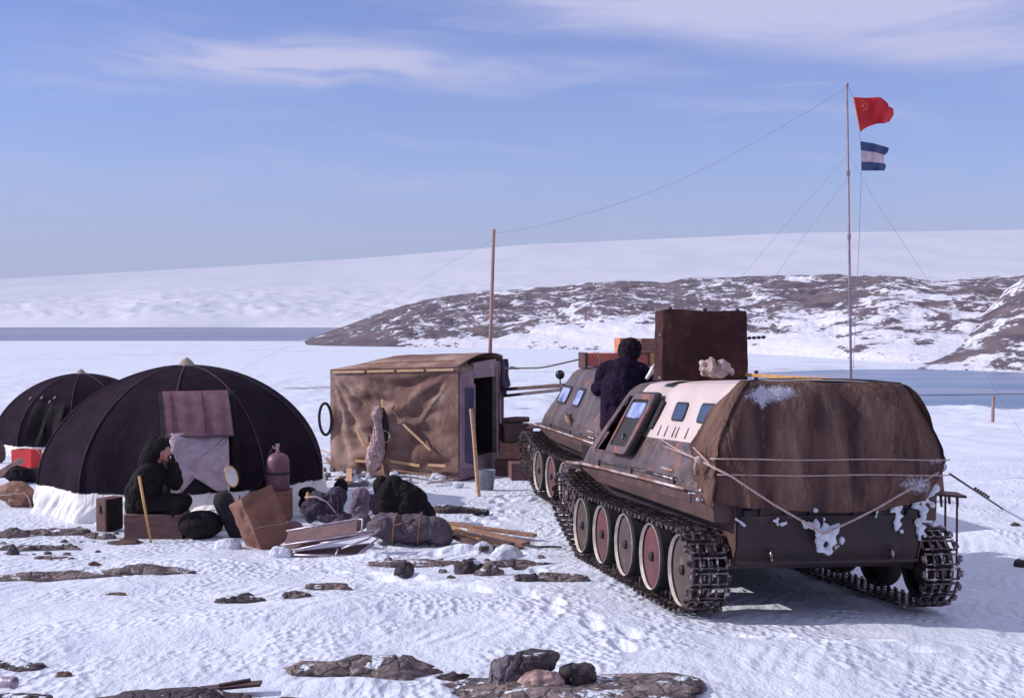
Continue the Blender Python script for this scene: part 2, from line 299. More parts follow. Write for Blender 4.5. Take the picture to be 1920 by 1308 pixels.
# ---- mesh builder
class MB:
    def __init__(s): s.v = []; s.f = []
    def add(s, vs, fs):
        o = len(s.v); s.v += [tuple(p) for p in vs]; s.f += [tuple(i + o for i in f) for f in fs]; return s
    def hexa(s, p):       # 8 points: bottom 4 ccw, top 4 ccw
        return s.add(p, [(3, 2, 1, 0), (4, 5, 6, 7), (0, 1, 5, 4), (1, 2, 6, 5), (2, 3, 7, 6), (3, 0, 4, 7)])
    def box(s, c, sz, rot=None):
        c = Vector(c); h = Vector(sz) / 2; Rm = rot.to_matrix() if isinstance(rot, Euler) else (rot if rot else Matrix.Identity(3))
        P = [c + Rm @ Vector((sx * h.x, sy * h.y, sz_ * h.z)) for sz_ in (-1, 1) for sx, sy in ((-1, -1), (1, -1), (1, 1), (-1, 1))]
        return s.hexa(P)
    def bar(s, a, b, w, h, up=(0, 0, 1)):
        a = Vector(a); b = Vector(b); d = (b - a).normalized(); sd_ = d.cross(Vector(up))
        if sd_.length < 1e-3: sd_ = d.cross(Vector((1, 0, 0)))
        sd_.normalize(); u = sd_.cross(d).normalized(); P = []
        for q in (a, b): pass
        P = [a - sd_ * w / 2 - u * h / 2, a + sd_ * w / 2 - u * h / 2, b + sd_ * w / 2 - u * h / 2, b - sd_ * w / 2 - u * h / 2]
        P += [p + u * h for p in P]
        return s.hexa(P)
    def tube(s, pts, r, n=8, closed=False, cap=True):
        pts = [Vector(p) for p in pts]; k = len(pts); rr = r if isinstance(r, (list, tuple)) else [r] * k
        prev = None; vs = []
        for i, p in enumerate(pts):
            a = pts[i - 1] if (i > 0 or closed) else p; b = pts[(i + 1) % k] if (i < k - 1 or closed) else p
            t = (b - a).normalized()
            if prev is None:
                u = t.orthogonal().normalized()
            else:
                u = (prev - t * prev.dot(t))
                u = u.normalized() if u.length > 1e-6 else t.orthogonal().normalized()
            prev = u; w = t.cross(u)
            for j in range(n):
                an = 2 * math.pi * j / n; vs.append(p + (u * math.cos(an) + w * math.sin(an)) * rr[i])
        fs = []
        for i in range(k if closed else k - 1):
            for j in range(n):
                a = i * n + j; b = i * n + (j + 1) % n; c = ((i + 1) % k) * n + (j + 1) % n; d = ((i + 1) % k) * n + j
                fs.append((a, b, c, d))
        if cap and not closed:
            fs.append(tuple(range(n - 1, -1, -1))); fs.append(tuple((k - 1) * n + j for j in range(n)))
        return s.add(vs, fs)
    def cap2(s, a, b, ra, rb, n=12):          # tapered capsule
        a = Vector(a); b = Vector(b); d = (b - a); L_ = d.length; d.normalize(); P = []; Rr = []
        for k in range(4):
            t = -math.pi / 2 + (k + .35) / 4 * math.pi / 2; P.append(a + d * ra * math.sin(t)); Rr.append(ra * math.cos(t))
        P.append(a); Rr.append(ra); P.append(b); Rr.append(rb)
        for k in range(4):
            t = (k + .65) / 4 * math.pi / 2; P.append(b + d * rb * math.sin(t)); Rr.append(rb * math.cos(t))
        return s.tube(P, Rr, n)
    def ell(s, c, r, rot=None, n=16, m=10):
        c = Vector(c); Rm = rot.to_matrix() if rot else Matrix.Identity(3); vs = []
        for i in range(1, m):
            th = math.pi * i / m
            for j in range(n):
                ph = 2 * math.pi * j / n
                vs.append(c + Rm @ Vector((r[0] * math.sin(th) * math.cos(ph), r[1] * math.sin(th) * math.sin(ph), r[2] * math.cos(th))))
        vs.append(c + Rm @ Vector((0, 0, r[2]))); vs.append(c + Rm @ Vector((0, 0, -r[2])))
        fs = []
        for i in range(m - 2):
            for j in range(n):
                fs.append((i * n + j, (i + 1) * n + j, (i + 1) * n + (j + 1) % n, i * n + (j + 1) % n))
        T_ = len(vs) - 2; B_ = len(vs) - 1
        for j in range(n):
            fs.append((T_, j, (j + 1) % n)); fs.append((B_, (m - 2) * n + (j + 1) % n, (m - 2) * n + j))
        return s.add(vs, fs)
    def lathe(s, prof, c=(0, 0, 0), axis='z', n=32, cap=True):
        c = Vector(c); vs = []
        for (r, h) in prof:
            for j in range(n):
                a = 2 * math.pi * j / n
                if axis == 'z': p = Vector((r * math.cos(a), r * math.sin(a), h))
                elif axis == 'x': p = Vector((h, r * math.cos(a), r * math.sin(a)))
                else: p = Vector((r * math.cos(a), h, r * math.sin(a)))
                vs.append(c + p)
        fs = []; k = len(prof)
        for i in range(k - 1):
            for j in range(n):
                fs.append((i * n + j, i * n + (j + 1) % n, (i + 1) * n + (j + 1) % n, (i + 1) * n + j))
        if cap: fs.append(tuple(range(n - 1, -1, -1))); fs.append(tuple((k - 1) * n + j for j in range(n)))
        return s.add(vs, fs)
    def grid(s, fn, nu, nv, closeu=False):
        vs = []; cu = nu if closeu else nu + 1
        for j in range(nv + 1):
            for i in range(cu): vs.append(fn(i / nu, j / nv))
        fs = []
        for j in range(nv):
            for i in range(nu):
                a = j * cu + i; b = j * cu + (i + 1) % cu; fs.append((a, b, b + cu, a + cu))
        return s.add(vs, fs)
    def poly(s, pts, thick, nrm):     # extruded polygon
        n = len(pts); nv = Vector(nrm) * thick; P = [Vector(p) for p in pts]
        s.add(P + [p + nv for p in P], [tuple(range(n - 1, -1, -1)), tuple(range(n, 2 * n))] + [(i, (i + 1) % n, (i + 1) % n + n, i + n) for i in range(n)])
        return s
    def build(s, name, m, parent=None, smooth=False, bevel=0, solid=0, remesh=0, sub=0, loc=None, angle=None, smoothit=0, disp=None):
        me = bpy.data.meshes.new(name); me.from_pydata([tuple(p) for p in s.v], [], s.f); me.update()
        bm = bmesh.new(); bm.from_mesh(me); bmesh.ops.recalc_face_normals(bm, faces=bm.faces); bm.to_mesh(me); bm.free()
        if isinstance(m, str): m = M[m]
        me.materials.append(m)
        o = bpy.data.objects.new(name, me); col.objects.link(o)
        if parent: o.parent = parent
        if loc is not None: o.location = loc
        if remesh:
            md = o.modifiers.new('remesh', 'REMESH'); md.mode = 'VOXEL'; md.voxel_size = remesh; md.use_smooth_shade = True
            if smoothit:
                m2 = o.modifiers.new('smooth', 'SMOOTH'); m2.factor = .6; m2.iterations = smoothit
        if disp:
            tx = bpy.data.textures.new(name, 'MARBLE' if len(disp) > 2 else 'CLOUDS'); tx.noise_scale = disp[1]; tx.noise_depth = 3
            if len(disp) > 2: tx.turbulence = disp[2]; tx.marble_type = 'SHARP'; tx.noise_depth = 2
            m2 = o.modifiers.new('disp', 'DISPLACE'); m2.texture = tx; m2.strength = disp[0]; m2.mid_level = .5; m2.texture_coords = 'LOCAL'
        if solid:
            md = o.modifiers.new('solid', 'SOLIDIFY'); md.thickness = solid; md.offset = 0
        if bevel:
            md = o.modifiers.new('bevel', 'BEVEL'); md.width = bevel; md.segments = 2; md.limit_method = 'ANGLE'
        if sub:
            md = o.modifiers.new('sub', 'SUBSURF'); md.levels = sub; md.render_levels = sub
        if smooth:
            for p in me.polygons: p.use_smooth = True
        return o
def tag(o, label=None, cat=None, group=None, kind=None):
    if label: o['label'] = label
    if cat: o['category'] = cat
    if group: o['group'] = group
    if kind: o['kind'] = kind
    return o
def thing(name, label, cat, loc=(0, 0, 0), rz=0, group=None):
    o = bpy.data.objects.new(name, None); col.objects.link(o); o.location = loc; o.rotation_euler = (0, 0, rz); o.empty_display_size = .2
    return tag(o, label, cat, group)
def sn(p, s=1.0, seed=0): return mnoise.noise(Vector((p[0] * s + seed * 13.1, p[1] * s + seed * 7.7, p[2] * s + seed * 3.3)))
def fast_grid(name, X, Y, Z, m, smooth=True):
    nr, nc = X.shape; me = bpy.data.meshes.new(name)
    co = np.stack([X, Y, Z], -1).reshape(-1, 3).astype(np.float32)
    idx = np.arange(nr * nc).reshape(nr, nc); a = idx[:-1, :-1]; b = idx[:-1, 1:]; c = idx[1:, 1:]; d = idx[1:, :-1]
    q = np.stack([a, b, c, d], -1).reshape(-1)
    me.vertices.add(len(co)); me.vertices.foreach_set('co', co.ravel()); nf = len(q) // 4
    me.loops.add(len(q)); me.loops.foreach_set('vertex_index', q.astype(np.int32))
    me.polygons.add(nf); me.polygons.foreach_set('loop_start', np.arange(0, len(q), 4, dtype=np.int32))
    me.polygons.foreach_set('use_smooth', np.full(nf, smooth)); me.update(calc_edges=True); me.validate()
    me.materials.append(m); o = bpy.data.objects.new(name, me); col.objects.link(o); return o

# ------------------------------------------------------------------ setting
# snow heaped against things
mound(760, 1018, .35, .20, .15, .3); mound(700, 1045, .25, .12, .05); mound(868, 1035, .3, .12, .10); mound(790, 1010, .5, .3, .06)
mound(690, 892, .9, .40, .17); mound(760, 902, .7, .35, .15); mound(832, 892, .35, .28, .20); mound(640, 898, .5, .35, .14); mound(720, 885, .22, .2, .12); mound(800, 888, .20, .2, .12); mound(960, 905, .5, .3, .08)
mound(660, 1290, .35, .10, .07); mound(780, 1085, .45, .14, .07, -.6); mound(870, 1105, .55, .14, .06, -.6); mound(960, 1110, .5, .12, .04, -.5)
mound(1000, 1045, .3, .1, .05); mound(200, 1065, 1.4, .3, .07); mound(600, 1150, 1.6, .5, .10, .5)
mound(1660, 1220, 1.2, .35, .05, .1); mound(1900, 905, .8, .35, .12, .3); mound(1890, 1010, .9, .3, .12, .1)
mound(60, 905, .8, .3, .06); mound(960, 870, .7, .4, .05); mound(1000, 770, 4, 1.6, .9)

def snow_material():
    m_ = bpy.data.materials.new('snow'); m_.use_nodes = True; nt = m_.node_tree; N = nt.nodes; L = nt.links; b = N['Principled BSDF']
    b.inputs['Roughness'].default_value = .62; b.inputs['Specular IOR Level'].default_value = .35
    g = N.new('ShaderNodeNewGeometry'); sp = N.new('ShaderNodeSeparateXYZ'); L.new(g.outputs['Position'], sp.inputs[0])
    def mm(op, a, b_=None, clamp=False):
        n = N.new('ShaderNodeMath'); n.operation = op; n.use_clamp = clamp
        for i, v in enumerate((a, b_)):
            if v is None: continue
            if isinstance(v, (int, float)): n.inputs[i].default_value = v
            else: L.new(v, n.inputs[i])
        return n.outputs[0]
    def nz(scale, detail, stretch, rough=.55):
        mp = N.new('ShaderNodeMapping'); mp.inputs['Scale'].default_value = stretch; L.new(g.outputs['Position'], mp.inputs[0])
        n = N.new('ShaderNodeTexNoise'); n.inputs['Scale'].default_value = scale; n.inputs['Detail'].default_value = detail; n.inputs['Roughness'].default_value = rough
        L.new(mp.outputs[0], n.inputs['Vector']); return n.outputs[0]
    def rng(x, a, b_, lo=0, hi=1):
        n = N.new('ShaderNodeMapRange'); n.interpolation_type = 'SMOOTHSTEP'; L.new(x, n.inputs[0]); n.inputs[1].default_value = a; n.inputs[2].default_value = b_; n.inputs[3].default_value = lo; n.inputs[4].default_value = hi; return n.outputs[0]
    def mixc(f, c1, c2):
        n = N.new('ShaderNodeMix'); n.data_type = 'RGBA'
        if isinstance(f, float): n.inputs[0].default_value = f
        else: L.new(f, n.inputs[0])
        for i, c in ((6, c1), (7, c2)):
            if isinstance(c, tuple): n.inputs[i].default_value = c
            else: L.new(c, n.inputs[i])
        return n.outputs[2]
    c = mixc(rng(nz(1.1, 6, (1, .6, 1)), .35, .65), (.60, .63, .71, 1), (.68, .71, .78, 1))
    # icy blue-grey glaze patches and wind-blown grit
    c = mixc(mm('MULTIPLY', rng(nz(.35, 5, (1, .5, 1)), .52, .72), .35), c, (.60, .63, .76, 1))
    c = mixc(mm('MULTIPLY', rng(nz(3.2, 8, (1, .7, 1), .7), .60, .74), .30), c, (.47, .42, .47, 1))
    # rock showing through the thin snow far out
    far = rng(sp.outputs[1], 26, 45)
    rockn = nz(.22, 9, (.35, 1.5, 1), .68)
    band = rng(nz(.05, 3, (.3, 1.2, 1)), .47, .60)
    c = mixc(mm('MULTIPLY', mm('MULTIPLY', rng(rockn, .57, .63), far), band), c, (.16, .11, .13, 1))
    L.new(c, b.inputs['Base Color'])
    near = rng(sp.outputs[1], 45, 9)
    vor = N.new('ShaderNodeTexVoronoi'); vor.feature = 'SMOOTH_F1'; vor.inputs['Scale'].default_value = 15.0; vor.inputs['Smoothness'].default_value = .6
    mpv = N.new('ShaderNodeMapping'); mpv.inputs['Scale'].default_value = (1, .75, 1); L.new(g.outputs['Position'], mpv.inputs[0]); L.new(mpv.outputs[0], vor.inputs['Vector'])
    h = mm('ADD', mm('MULTIPLY', nz(30, 4, (1, .8, 1)), .7), mm('MULTIPLY', nz(8, 5, (1, .55, 1)), 1.6))
    h = mm('ADD', h, mm('MULTIPLY', vor.outputs[0], rng(nz(.9, 3, (1, 1, 1)), .42, .6, 0, 2.0)))
    # wind ripples
    wv = N.new('ShaderNodeTexWave'); wv.inputs['Scale'].default_value = 1.6; wv.inputs['Distortion'].default_value = 9; wv.inputs['Detail'].default_value = 3; wv.inputs['Detail Scale'].default_value = .8
    mpw = N.new('ShaderNodeMapping'); mpw.inputs['Rotation'].default_value = (0, 0, R(35)); mpw.inputs['Scale'].default_value = (1.3, .9, 1); L.new(g.outputs['Position'], mpw.inputs[0]); L.new(mpw.outputs[0], wv.inputs['Vector'])
    h = mm('ADD', h, mm('MULTIPLY', wv.outputs[1], rng(nz(.5, 3, (1, 1, 1)), .48, .66, 0, .9)))
    bp = N.new('ShaderNodeBump'); bp.inputs['Distance'].default_value = .035; L.new(h, bp.inputs['Height']); L.new(mm('MULTIPLY', near, .6), bp.inputs['Strength'])
    # far: metre-sized sastrugi
    hf = nz(.5, 5, (.5, 1.2, 1))
    bp2 = N.new('ShaderNodeBump'); bp2.inputs['Distance'].default_value = .5; L.new(hf, bp2.inputs['Height']); L.new(mm('MULTIPLY', far, .7), bp2.inputs['Strength']); L.new(bp.outputs[0], bp2.inputs['Normal'])
    L.new(bp2.outputs[0], b.inputs['Normal'])
    return m_
SNOW = snow_material()

def setting():
    u0 = np.linspace(-.50, .50, 760); left = -np.geomspace(.5, 40, 40)[::-1][:-1]; u = np.concatenate([left, u0, -left[::-1]])
    D = np.concatenate([[-400, -60, -10, 0, 3, 5], np.geomspace(6.5, 22, 560), np.geomspace(22.2, 110, 160), np.geomspace(111, 520, 150), [700, 1500]])
    U, DD = np.meshgrid(u, D); X = np.clip(U * np.maximum(DD, 6.0), -9000, 9000); Z = H(X, DD)
    rr = random.Random(31); FP = []
    paths = [((640, 935), (1010, 965)), ((640, 1030), (1040, 985)), ((880, 960), (1030, 1100)), ((250, 1050), (560, 1065)), ((560, 1060), (960, 1120)), ((950, 930), (900, 1000)), ((60, 960), (200, 960)), ((1000, 1120), (1240, 1230)), ((1380, 1190), (1800, 1230))]
    for (a, b_) in paths:
        A = G(*a, True); B_ = G(*b_, True); d = (B_ - A); n = int(d.length / .33); d.normalize(); sd_ = Vector((-d.y, d.x, 0)); an = math.atan2(d.y, d.x)
        for k in range(n):
            p = A + d * (k * .33 + rr.uniform(-.05, .05)) + sd_ * ((.09 if k % 2 else -.09) + rr.uniform(-.05, .05)); FP.append((p.x, p.y, an + rr.uniform(-.25, .25), rr.uniform(.03, .06)))
    for k in range(60):
        p = G(rr.uniform(650, 1030), rr.uniform(915, 1040), True); FP.append((p.x, p.y, rr.uniform(0, 3.1), rr.uniform(.010, .03)))
    for (fx, fy, an, dp) in FP:
        m_ = (np.abs(X - fx) < .5) & (np.abs(DD - fy) < .5); dx = X[m_] - fx; dy = DD[m_] - fy; ca, sa = math.cos(an), math.sin(an)
        q = ((dx * ca + dy * sa) / .16) ** 2 + ((-dx * sa + dy * ca) / .07) ** 2
        Z[m_] += -dp * np.exp(-q ** 2) + dp * .12 * np.exp(-((q - 2.2) / .9) ** 2)
    tag(fast_grid('ground', X, DD, Z, SNOW), kind='structure')
    # frozen lake
    lake = mat('lake_ice', (.115, .20, .33), .30, 0, c2=(.075, .15, .29), scale=.05, detail=6, stretch=(1, 2.2, 1), c3=(.27, .28, .38), s3=.035, lo3=.44, hi3=.60, spec=.4)
    MB().grid(lambda a, b: (-30 + a * 240, 76 + b * 110, -4.0), 4, 4).build('lake_ice', lake)
    tag(bpy.data.objects['lake_ice'], kind='structure')
    sea = mat('sea_ice', (.225, .235, .36), .7, 0, c2=(.17, .185, .30), scale=.002, detail=6, stretch=(.6, 2, 1))
    x = np.linspace(-6000, 8000, 30); y = np.linspace(380, 7600, 30); X, Y = np.meshgrid(x, y)
    tag(fast_grid('sea_ice', X, Y, X * 0 - 20.0, sea), kind='structure')
    # ice dome beyond the sea ice
    dome = bpy.data.materials.new('ice_dome_snow'); dome.use_nodes = True; nt = dome.node_tree; N = nt.nodes; L = nt.links; b = N['Principled BSDF']; b.inputs['Roughness'].default_value = .8; b.inputs['Specular IOR Level'].default_value = .1
    g = N.new('ShaderNodeNewGeometry'); mp = N.new('ShaderNodeMapping'); mp.inputs['Scale'].default_value = (1, .5, 2); L.new(g.outputs['Position'], mp.inputs[0])
    n = N.new('ShaderNodeTexNoise'); n.inputs['Scale'].default_value = .006; n.inputs['Detail'].default_value = 7; L.new(mp.outputs[0], n.inputs['Vector'])
    n2 = N.new('ShaderNodeTexNoise'); n2.inputs['Scale'].default_value = .0022; n2.inputs['Detail'].default_value = 4; L.new(mp.outputs[0], n2.inputs['Vector'])
    rp = N.new('ShaderNodeMapRange'); rp.inputs[1].default_value = .35; rp.inputs[2].default_value = .62; L.new(n2.outputs[0], rp.inputs[0])
    mx = N.new('ShaderNodeMix'); mx.data_type = 'RGBA'; L.new(rp.outputs[0], mx.inputs[0]); mx.inputs[6].default_value = (.66, .68, .76, 1); mx.inputs[7].default_value = (.80, .81, .86, 1); L.new(mx.outputs[2], b.inputs['Base Color'])
    bp = N.new('ShaderNodeBump'); bp.inputs['Strength'].default_value = .55; bp.inputs['Distance'].default_value = 14; L.new(n.outputs[0], bp.inputs['Height'])
    # crevassed lower slopes, smooth ice above
    sp = N.new('ShaderNodeSeparateXYZ'); L.new(g.outputs['Position'], sp.inputs[0]); r2 = N.new('ShaderNodeMapRange'); r2.inputs[1].default_value = 230; r2.inputs[2].default_value = 90; r2.inputs[3].default_value = .08; r2.inputs[4].default_value = .75; L.new(sp.outputs[2], r2.inputs[0]); L.new(r2.outputs[0], bp.inputs['Strength'])
    L.new(bp.outputs[0], b.inputs['Normal'])
    px = np.linspace(-900, 2900, 420); s = np.linspace(0, 1.15, 160); P, S = np.meshgrid(px, s)
    ytop = np.interp(P, [-900, 0, 300, 680, 1000, 1500, 1920, 2900], [560, 523, 507, 484, 458, 437, 431, 420])
    yb = 614 - 0 * P; D = 5700 + S * 7800 + 500 * vnoise(P * .004, S * 0)
    ysh = np.interp(P, [-900, 60, 180, 300, 500, 650, 800, 2900], [590, 576, 585, 575, 574, 590, 585, 580])
    yy = np.where(S < .12, yb + (ysh - yb) * (S / .12) ** .7, ysh + (ytop - ysh) * ((np.clip(S, .12, 1) - .12) / .88) ** .85)
    Z = CAMZ + (HOR - yy) / F * D
    fade = ss(0.02, .1, S) * (1 - ss(.3, .6, S))
    Z = Z + fade * (26 * fbm(P * .05, S * 40, 5, .65) + 14 * np.abs(fbm(P * .02, S * 30 + P * .01, 4))) + ss(.3, 1, S) * 5 * fbm(P * .01, S * 3, 2)
    X = (P - CX) / F * D
    tag(fast_grid('ice_dome', X, D, Z, dome), kind='structure')
    # rocky hills
    hm = bpy.data.materials.new('hill_rock_and_snow'); hm.use_nodes = True; nt = hm.node_tree; N = nt.nodes; L = nt.links; b = N['Principled BSDF']; b.inputs['Roughness'].default_value = .85
    g = N.new('ShaderNodeNewGeometry'); sp = N.new('ShaderNodeSeparateXYZ'); L.new(g.outputs['Position'], sp.inputs[0]); at = N.new('ShaderNodeAttribute'); at.attribute_name = 'rocky'
    def nz(scale, detail, st, rough=.6, rot=(0, 0, 0)):
        mp = N.new('ShaderNodeMapping'); mp.inputs['Scale'].default_value = st; mp.inputs['Rotation'].default_value = rot; L.new(g.outputs['Position'], mp.inputs[0])
        n = N.new('ShaderNodeTexNoise'); n.inputs['Scale'].default_value = scale; n.inputs['Detail'].default_value = detail; n.inputs['Roughness'].default_value = rough; L.new(mp.outputs[0], n.inputs['Vector']); return n.outputs[0]
    def mm(op, a, b_):
        n = N.new('ShaderNodeMath'); n.operation = op
        for i, v in enumerate((a, b_)):
            if isinstance(v, (int, float)): n.inputs[i].default_value = v
            else: L.new(v, n.inputs[i])
        return n.outputs[0]
    a = nz(.07, 6, (.7, .35, 1.4), .6, (0, R(-8), R(8))); a2 = nz(.32, 8, (.6, .26, 1.2), .66, (0, R(-12), R(-6))); a3 = nz(1.3, 7, (.6, .35, 1.3), .7)
    v = mm('ADD', mm('ADD', mm('MULTIPLY', a, .66), mm('MULTIPLY', a2, .85)), mm('ADD', mm('MULTIPLY', at.outputs['Fac'], .42), mm('MULTIPLY', a3, .50)))
    mr = N.new('ShaderNodeMapRange'); mr.inputs[1].default_value = 1.20; mr.inputs[2].default_value = 1.235; L.new(v, mr.inputs[0])
    rc = N.new('ShaderNodeMix'); rc.data_type = 'RGBA'; rr = N.new('ShaderNodeMapRange'); rr.inputs[1].default_value = .38; rr.inputs[2].default_value = .62; L.new(nz(.12, 8, (1, .6, 2)), rr.inputs[0]); L.new(rr.outputs[0], rc.inputs[0])
    rc.inputs[6].default_value = (.06, .046, .065, 1); rc.inputs[7].default_value = (.15, .105, .115, 1)
    mx = N.new('ShaderNodeMix'); mx.data_type = 'RGBA'; L.new(mr.outputs[0], mx.inputs[0]); mx.inputs[6].default_value = (.66, .65, .73, 1); L.new(rc.outputs[2], mx.inputs[7]); L.new(mx.outputs[2], b.inputs['Base Color'])
    bp = N.new('ShaderNodeBump'); bp.inputs['Strength'].default_value = .8; bp.inputs['Distance'].default_value = 3; L.new(a, bp.inputs['Height'])
    bp2 = N.new('ShaderNodeBump'); bp2.inputs['Strength'].default_value = .6; bp2.inputs['Distance'].default_value = .6; L.new(a3, bp2.inputs['Height']); L.new(bp.outputs[0], bp2.inputs['Normal']); L.new(bp2.outputs[0], b.inputs['Normal'])
    def hill(name, xs, topy, xb, baseD, crestD, rocky, nx, ns, ns_amp, expo, seed):
        px = np.linspace(xs[0], xs[-1], nx); s = np.linspace(-.06, 1.5, ns); P, S = np.meshgrid(px, s)
        def smi(xx, yy_, wd):
            k = np.arange(-30, 31) / 30 * wd; wt = np.exp(-(k / wd * 1.8) ** 2); wt /= wt.sum(); return sum(w_ * np.interp(P + k_, xx, yy_) for k_, w_ in zip(k, wt))
        yt = smi(xs, topy, 14); Db = smi(xb, baseD, 170); Dc = smi(xb, crestD, 120); Sc = np.clip(S, 0, 1)
        D = Db + (Dc - Db) * S; zt = CAMZ + (HOR - yt) / F * Dc; zb = -3.75
        Z = zb + (zt - zb) * Sc ** expo; Z = np.where(S < 0, zb + S * 12, Z); Z = np.where(S > 1, zt - (S - 1) * 40, Z)
        X = (P - CX) / F * D
        a = ss(0, .12, S) * np.clip((zt - zb) / 12, 0, 1)
        rid = 1 - 2 * np.abs(fbm(X * .035 + seed, D * .018, 5, .55))
        Z = Z + a * ns_amp * (2.0 * fbm(X * .03 + seed, D * .02, 6, .6) + .6 * (rid - .6)) * (1 - .55 * ss(.8, 1.0, S))
        # dipping ledges
        Z = Z + a * ns_amp * .5 * np.abs(np.sin((Z * 1.0 + X * .06 + 3 * fbm(X * .04, D * .04, 3)) * 1.1))*(1-ss(.85,1,S))
        o = fast_grid(name, X, D, Z, hm)
        rk = rocky(P, S); at_ = o.data.attributes.new('rocky', 'FLOAT', 'POINT'); at_.data.foreach_set('value', rk.reshape(-1).astype(np.float32))
        tag(o, kind='structure')
    def rocky_main(P, S):
        r = .58 + .08 * ss(.15, .5, S) + .12 * ss(.7, 1, S) * (P > 1380) * (P < 1720)
        r = r + .15 * ss(1000, 700, P) - .32 * ss(.14, .03, S) * ss(700, 850, P)
        r = r + .25 * np.exp(-((P - 1545) / 65) ** 2 - ((S - .38) / .12) ** 2) - .25 * np.exp(-((P - 1560) / 110) ** 2 - ((S - .14) / .09) ** 2)
        r = r - .25 * np.exp(-((P - 1130) / 120) ** 2 - ((S - .08) / .10) ** 2) - .15 * np.exp(-((P - 1350) / 60) ** 2 - ((S - .75) / .15) ** 2) - .2 * np.exp(-((P - 1760) / 60) ** 2 - ((S - .75) / .3) ** 2)
        return r
    hill('rocky_hill', [470, 560, 600, 680, 760, 840, 900, 1000, 1060, 1110, 1160, 1250, 1290, 1330, 1390, 1500, 1590, 1680, 1740, 1860, 2000, 2600],
         [652, 641, 627, 600, 572, 556, 546, 540, 538, 530, 527, 531, 522, 523, 520, 517, 519, 519, 527, 522, 515, 500],
         [470, 620, 850, 1000, 1200, 1400, 1700, 1900, 2600], [330, 320, 300, 290, 262, 240, 178, 180, 180], [360, 470, 560, 570, 560, 545, 520, 500, 480], rocky_main, 900, 220, 1.5, .72, 0)
    def rocky_right(P, S): return .66 + .04 * ss(.3, .7, S) - .35 * np.exp(-((S - .02) / .07) ** 2) - .12 * np.exp(-((P - 1850 + S * 60) / 40) ** 2) * (S > .75)
    hill('rocky_slope', [1640, 1700, 1740, 1790, 1840, 1880, 1920, 2000, 2600], [690, 680, 664, 632, 588, 545, 516, 492, 430],
         [1640, 1740, 1900, 2600], [174, 170, 160, 130], [178, 215, 262, 260], rocky_right, 500, 180, 1.0, .8, 31)

# ------------------------------------------------------------------ tracked carriers
RV = Matrix.Rotation(.2027, 3, 'Z') @ Matrix.Rotation(-.0495, 3, 'X') @ Matrix.Rotation(.0236, 3, 'Y')
TV = Vector((2.602, 10.429, CAMZ - 2.496))
RV2 = Matrix.Rotation(.2027, 3, 'Z') @ Matrix.Rotation(-.006, 3, 'X') @ Matrix.Rotation(.006, 3, 'Y')
TV2 = TV + Vector((-.365, 5.18, -.14))
def un(px, py, ax, val):                 # carrier-local point on the plane (axis ax = val) seen there
    o = Vector((0, 0, CAMZ)) - TV; d = RV.transposed() @ ray(px, py); o = RV.transposed() @ o
    return o + d * ((val - o[ax]) / d[ax])
def vw(p): return RV @ Vector(p) + TV
PITCHW, WR = .826, .315
def wheel_parts(root, x, y, side, disc):
    # side -1 = left: the dished outside faces -x
    o = -side
    def pr(lst): return [(r, x + side * h) for r, h in lst]
    zc = .05 + WR
    t = MB().lathe(pr([(.24, -.10), (.305, -.10), (.315, -.08), (.315, .03), (.309, .045), (.300, .048), (.296, .03), (.29, .01), (.25, -.07), (.24, -.10)]), (0, y, zc), 'x', 48, cap=False).build('wheel', 'rubber', root, smooth=False, bevel=0)
    MB().lathe(pr([(.3015, .058), (.301, .0625), (.2995, .063), (.298, .062), (.296, .016), (.290, .014)]), (0, y, zc), 'x', 48, cap=False).build('rim', 'wcream', t, smooth=True)
    MB().lathe(pr([(.297, .010), (.286, .013), (.276, .022), (.19, .026), (.17, .020), (.10, .026), (.04, .030), (0.001, .030)]), (0, y, zc), 'x', 48, cap=False).build('disc', disc, t, smooth=True)
    MB().lathe(pr([(.045, .02), (.043, .052), (.030, .062), (.001, .063)]), (0, y, zc), 'x', 16).build('hub_cap', 'rubber', t, smooth=False)
def track_path():
    pts = []
    zc = .05 + WR; r = WR + .035; ys, zs, rs = 4.20, .62, .27
    # idler at y=0 (rear), bottom run, front sprocket at ys
    for k in range(-4, 13):
        pass
    for a in np.linspace(90, 270, 26): pts.append((-r * math.sin(R(a - 0)) * 1.0 * 1, 0, 0) if False else (0 + r * math.cos(R(a)), zc + r * math.sin(R(a))))
    for y in np.linspace(.15, 3.25, 22): pts.append((y, zc - r - .004))
    # rises to the sprocket
    for a in np.linspace(-62, 88, 22):
        pts.append((ys + rs * math.cos(R(a)), zs + rs * math.sin(R(a))))
    for y in np.linspace(3.95, .12, 30):
        base = np.interp(y, [0, 3.30, 4.2], [zc + r, zc + r + .01, zs + rs]); sag = .016 * abs(math.sin(math.pi * y / PITCHW))
        pts.append((y, base - sag))
    P = np.array(pts); seg = np.r_[0, np.cumsum(np.hypot(*np.diff(np.r_[P, P[:1]], axis=0).T))]
    n = int(round(seg[-1] / .128)); s = np.linspace(0, seg[-1], n, endpoint=False)
    Pc = np.r_[P, P[:1]]
    return np.stack([np.interp(s, seg, Pc[:, 0]), np.interp(s, seg, Pc[:, 1])], -1)
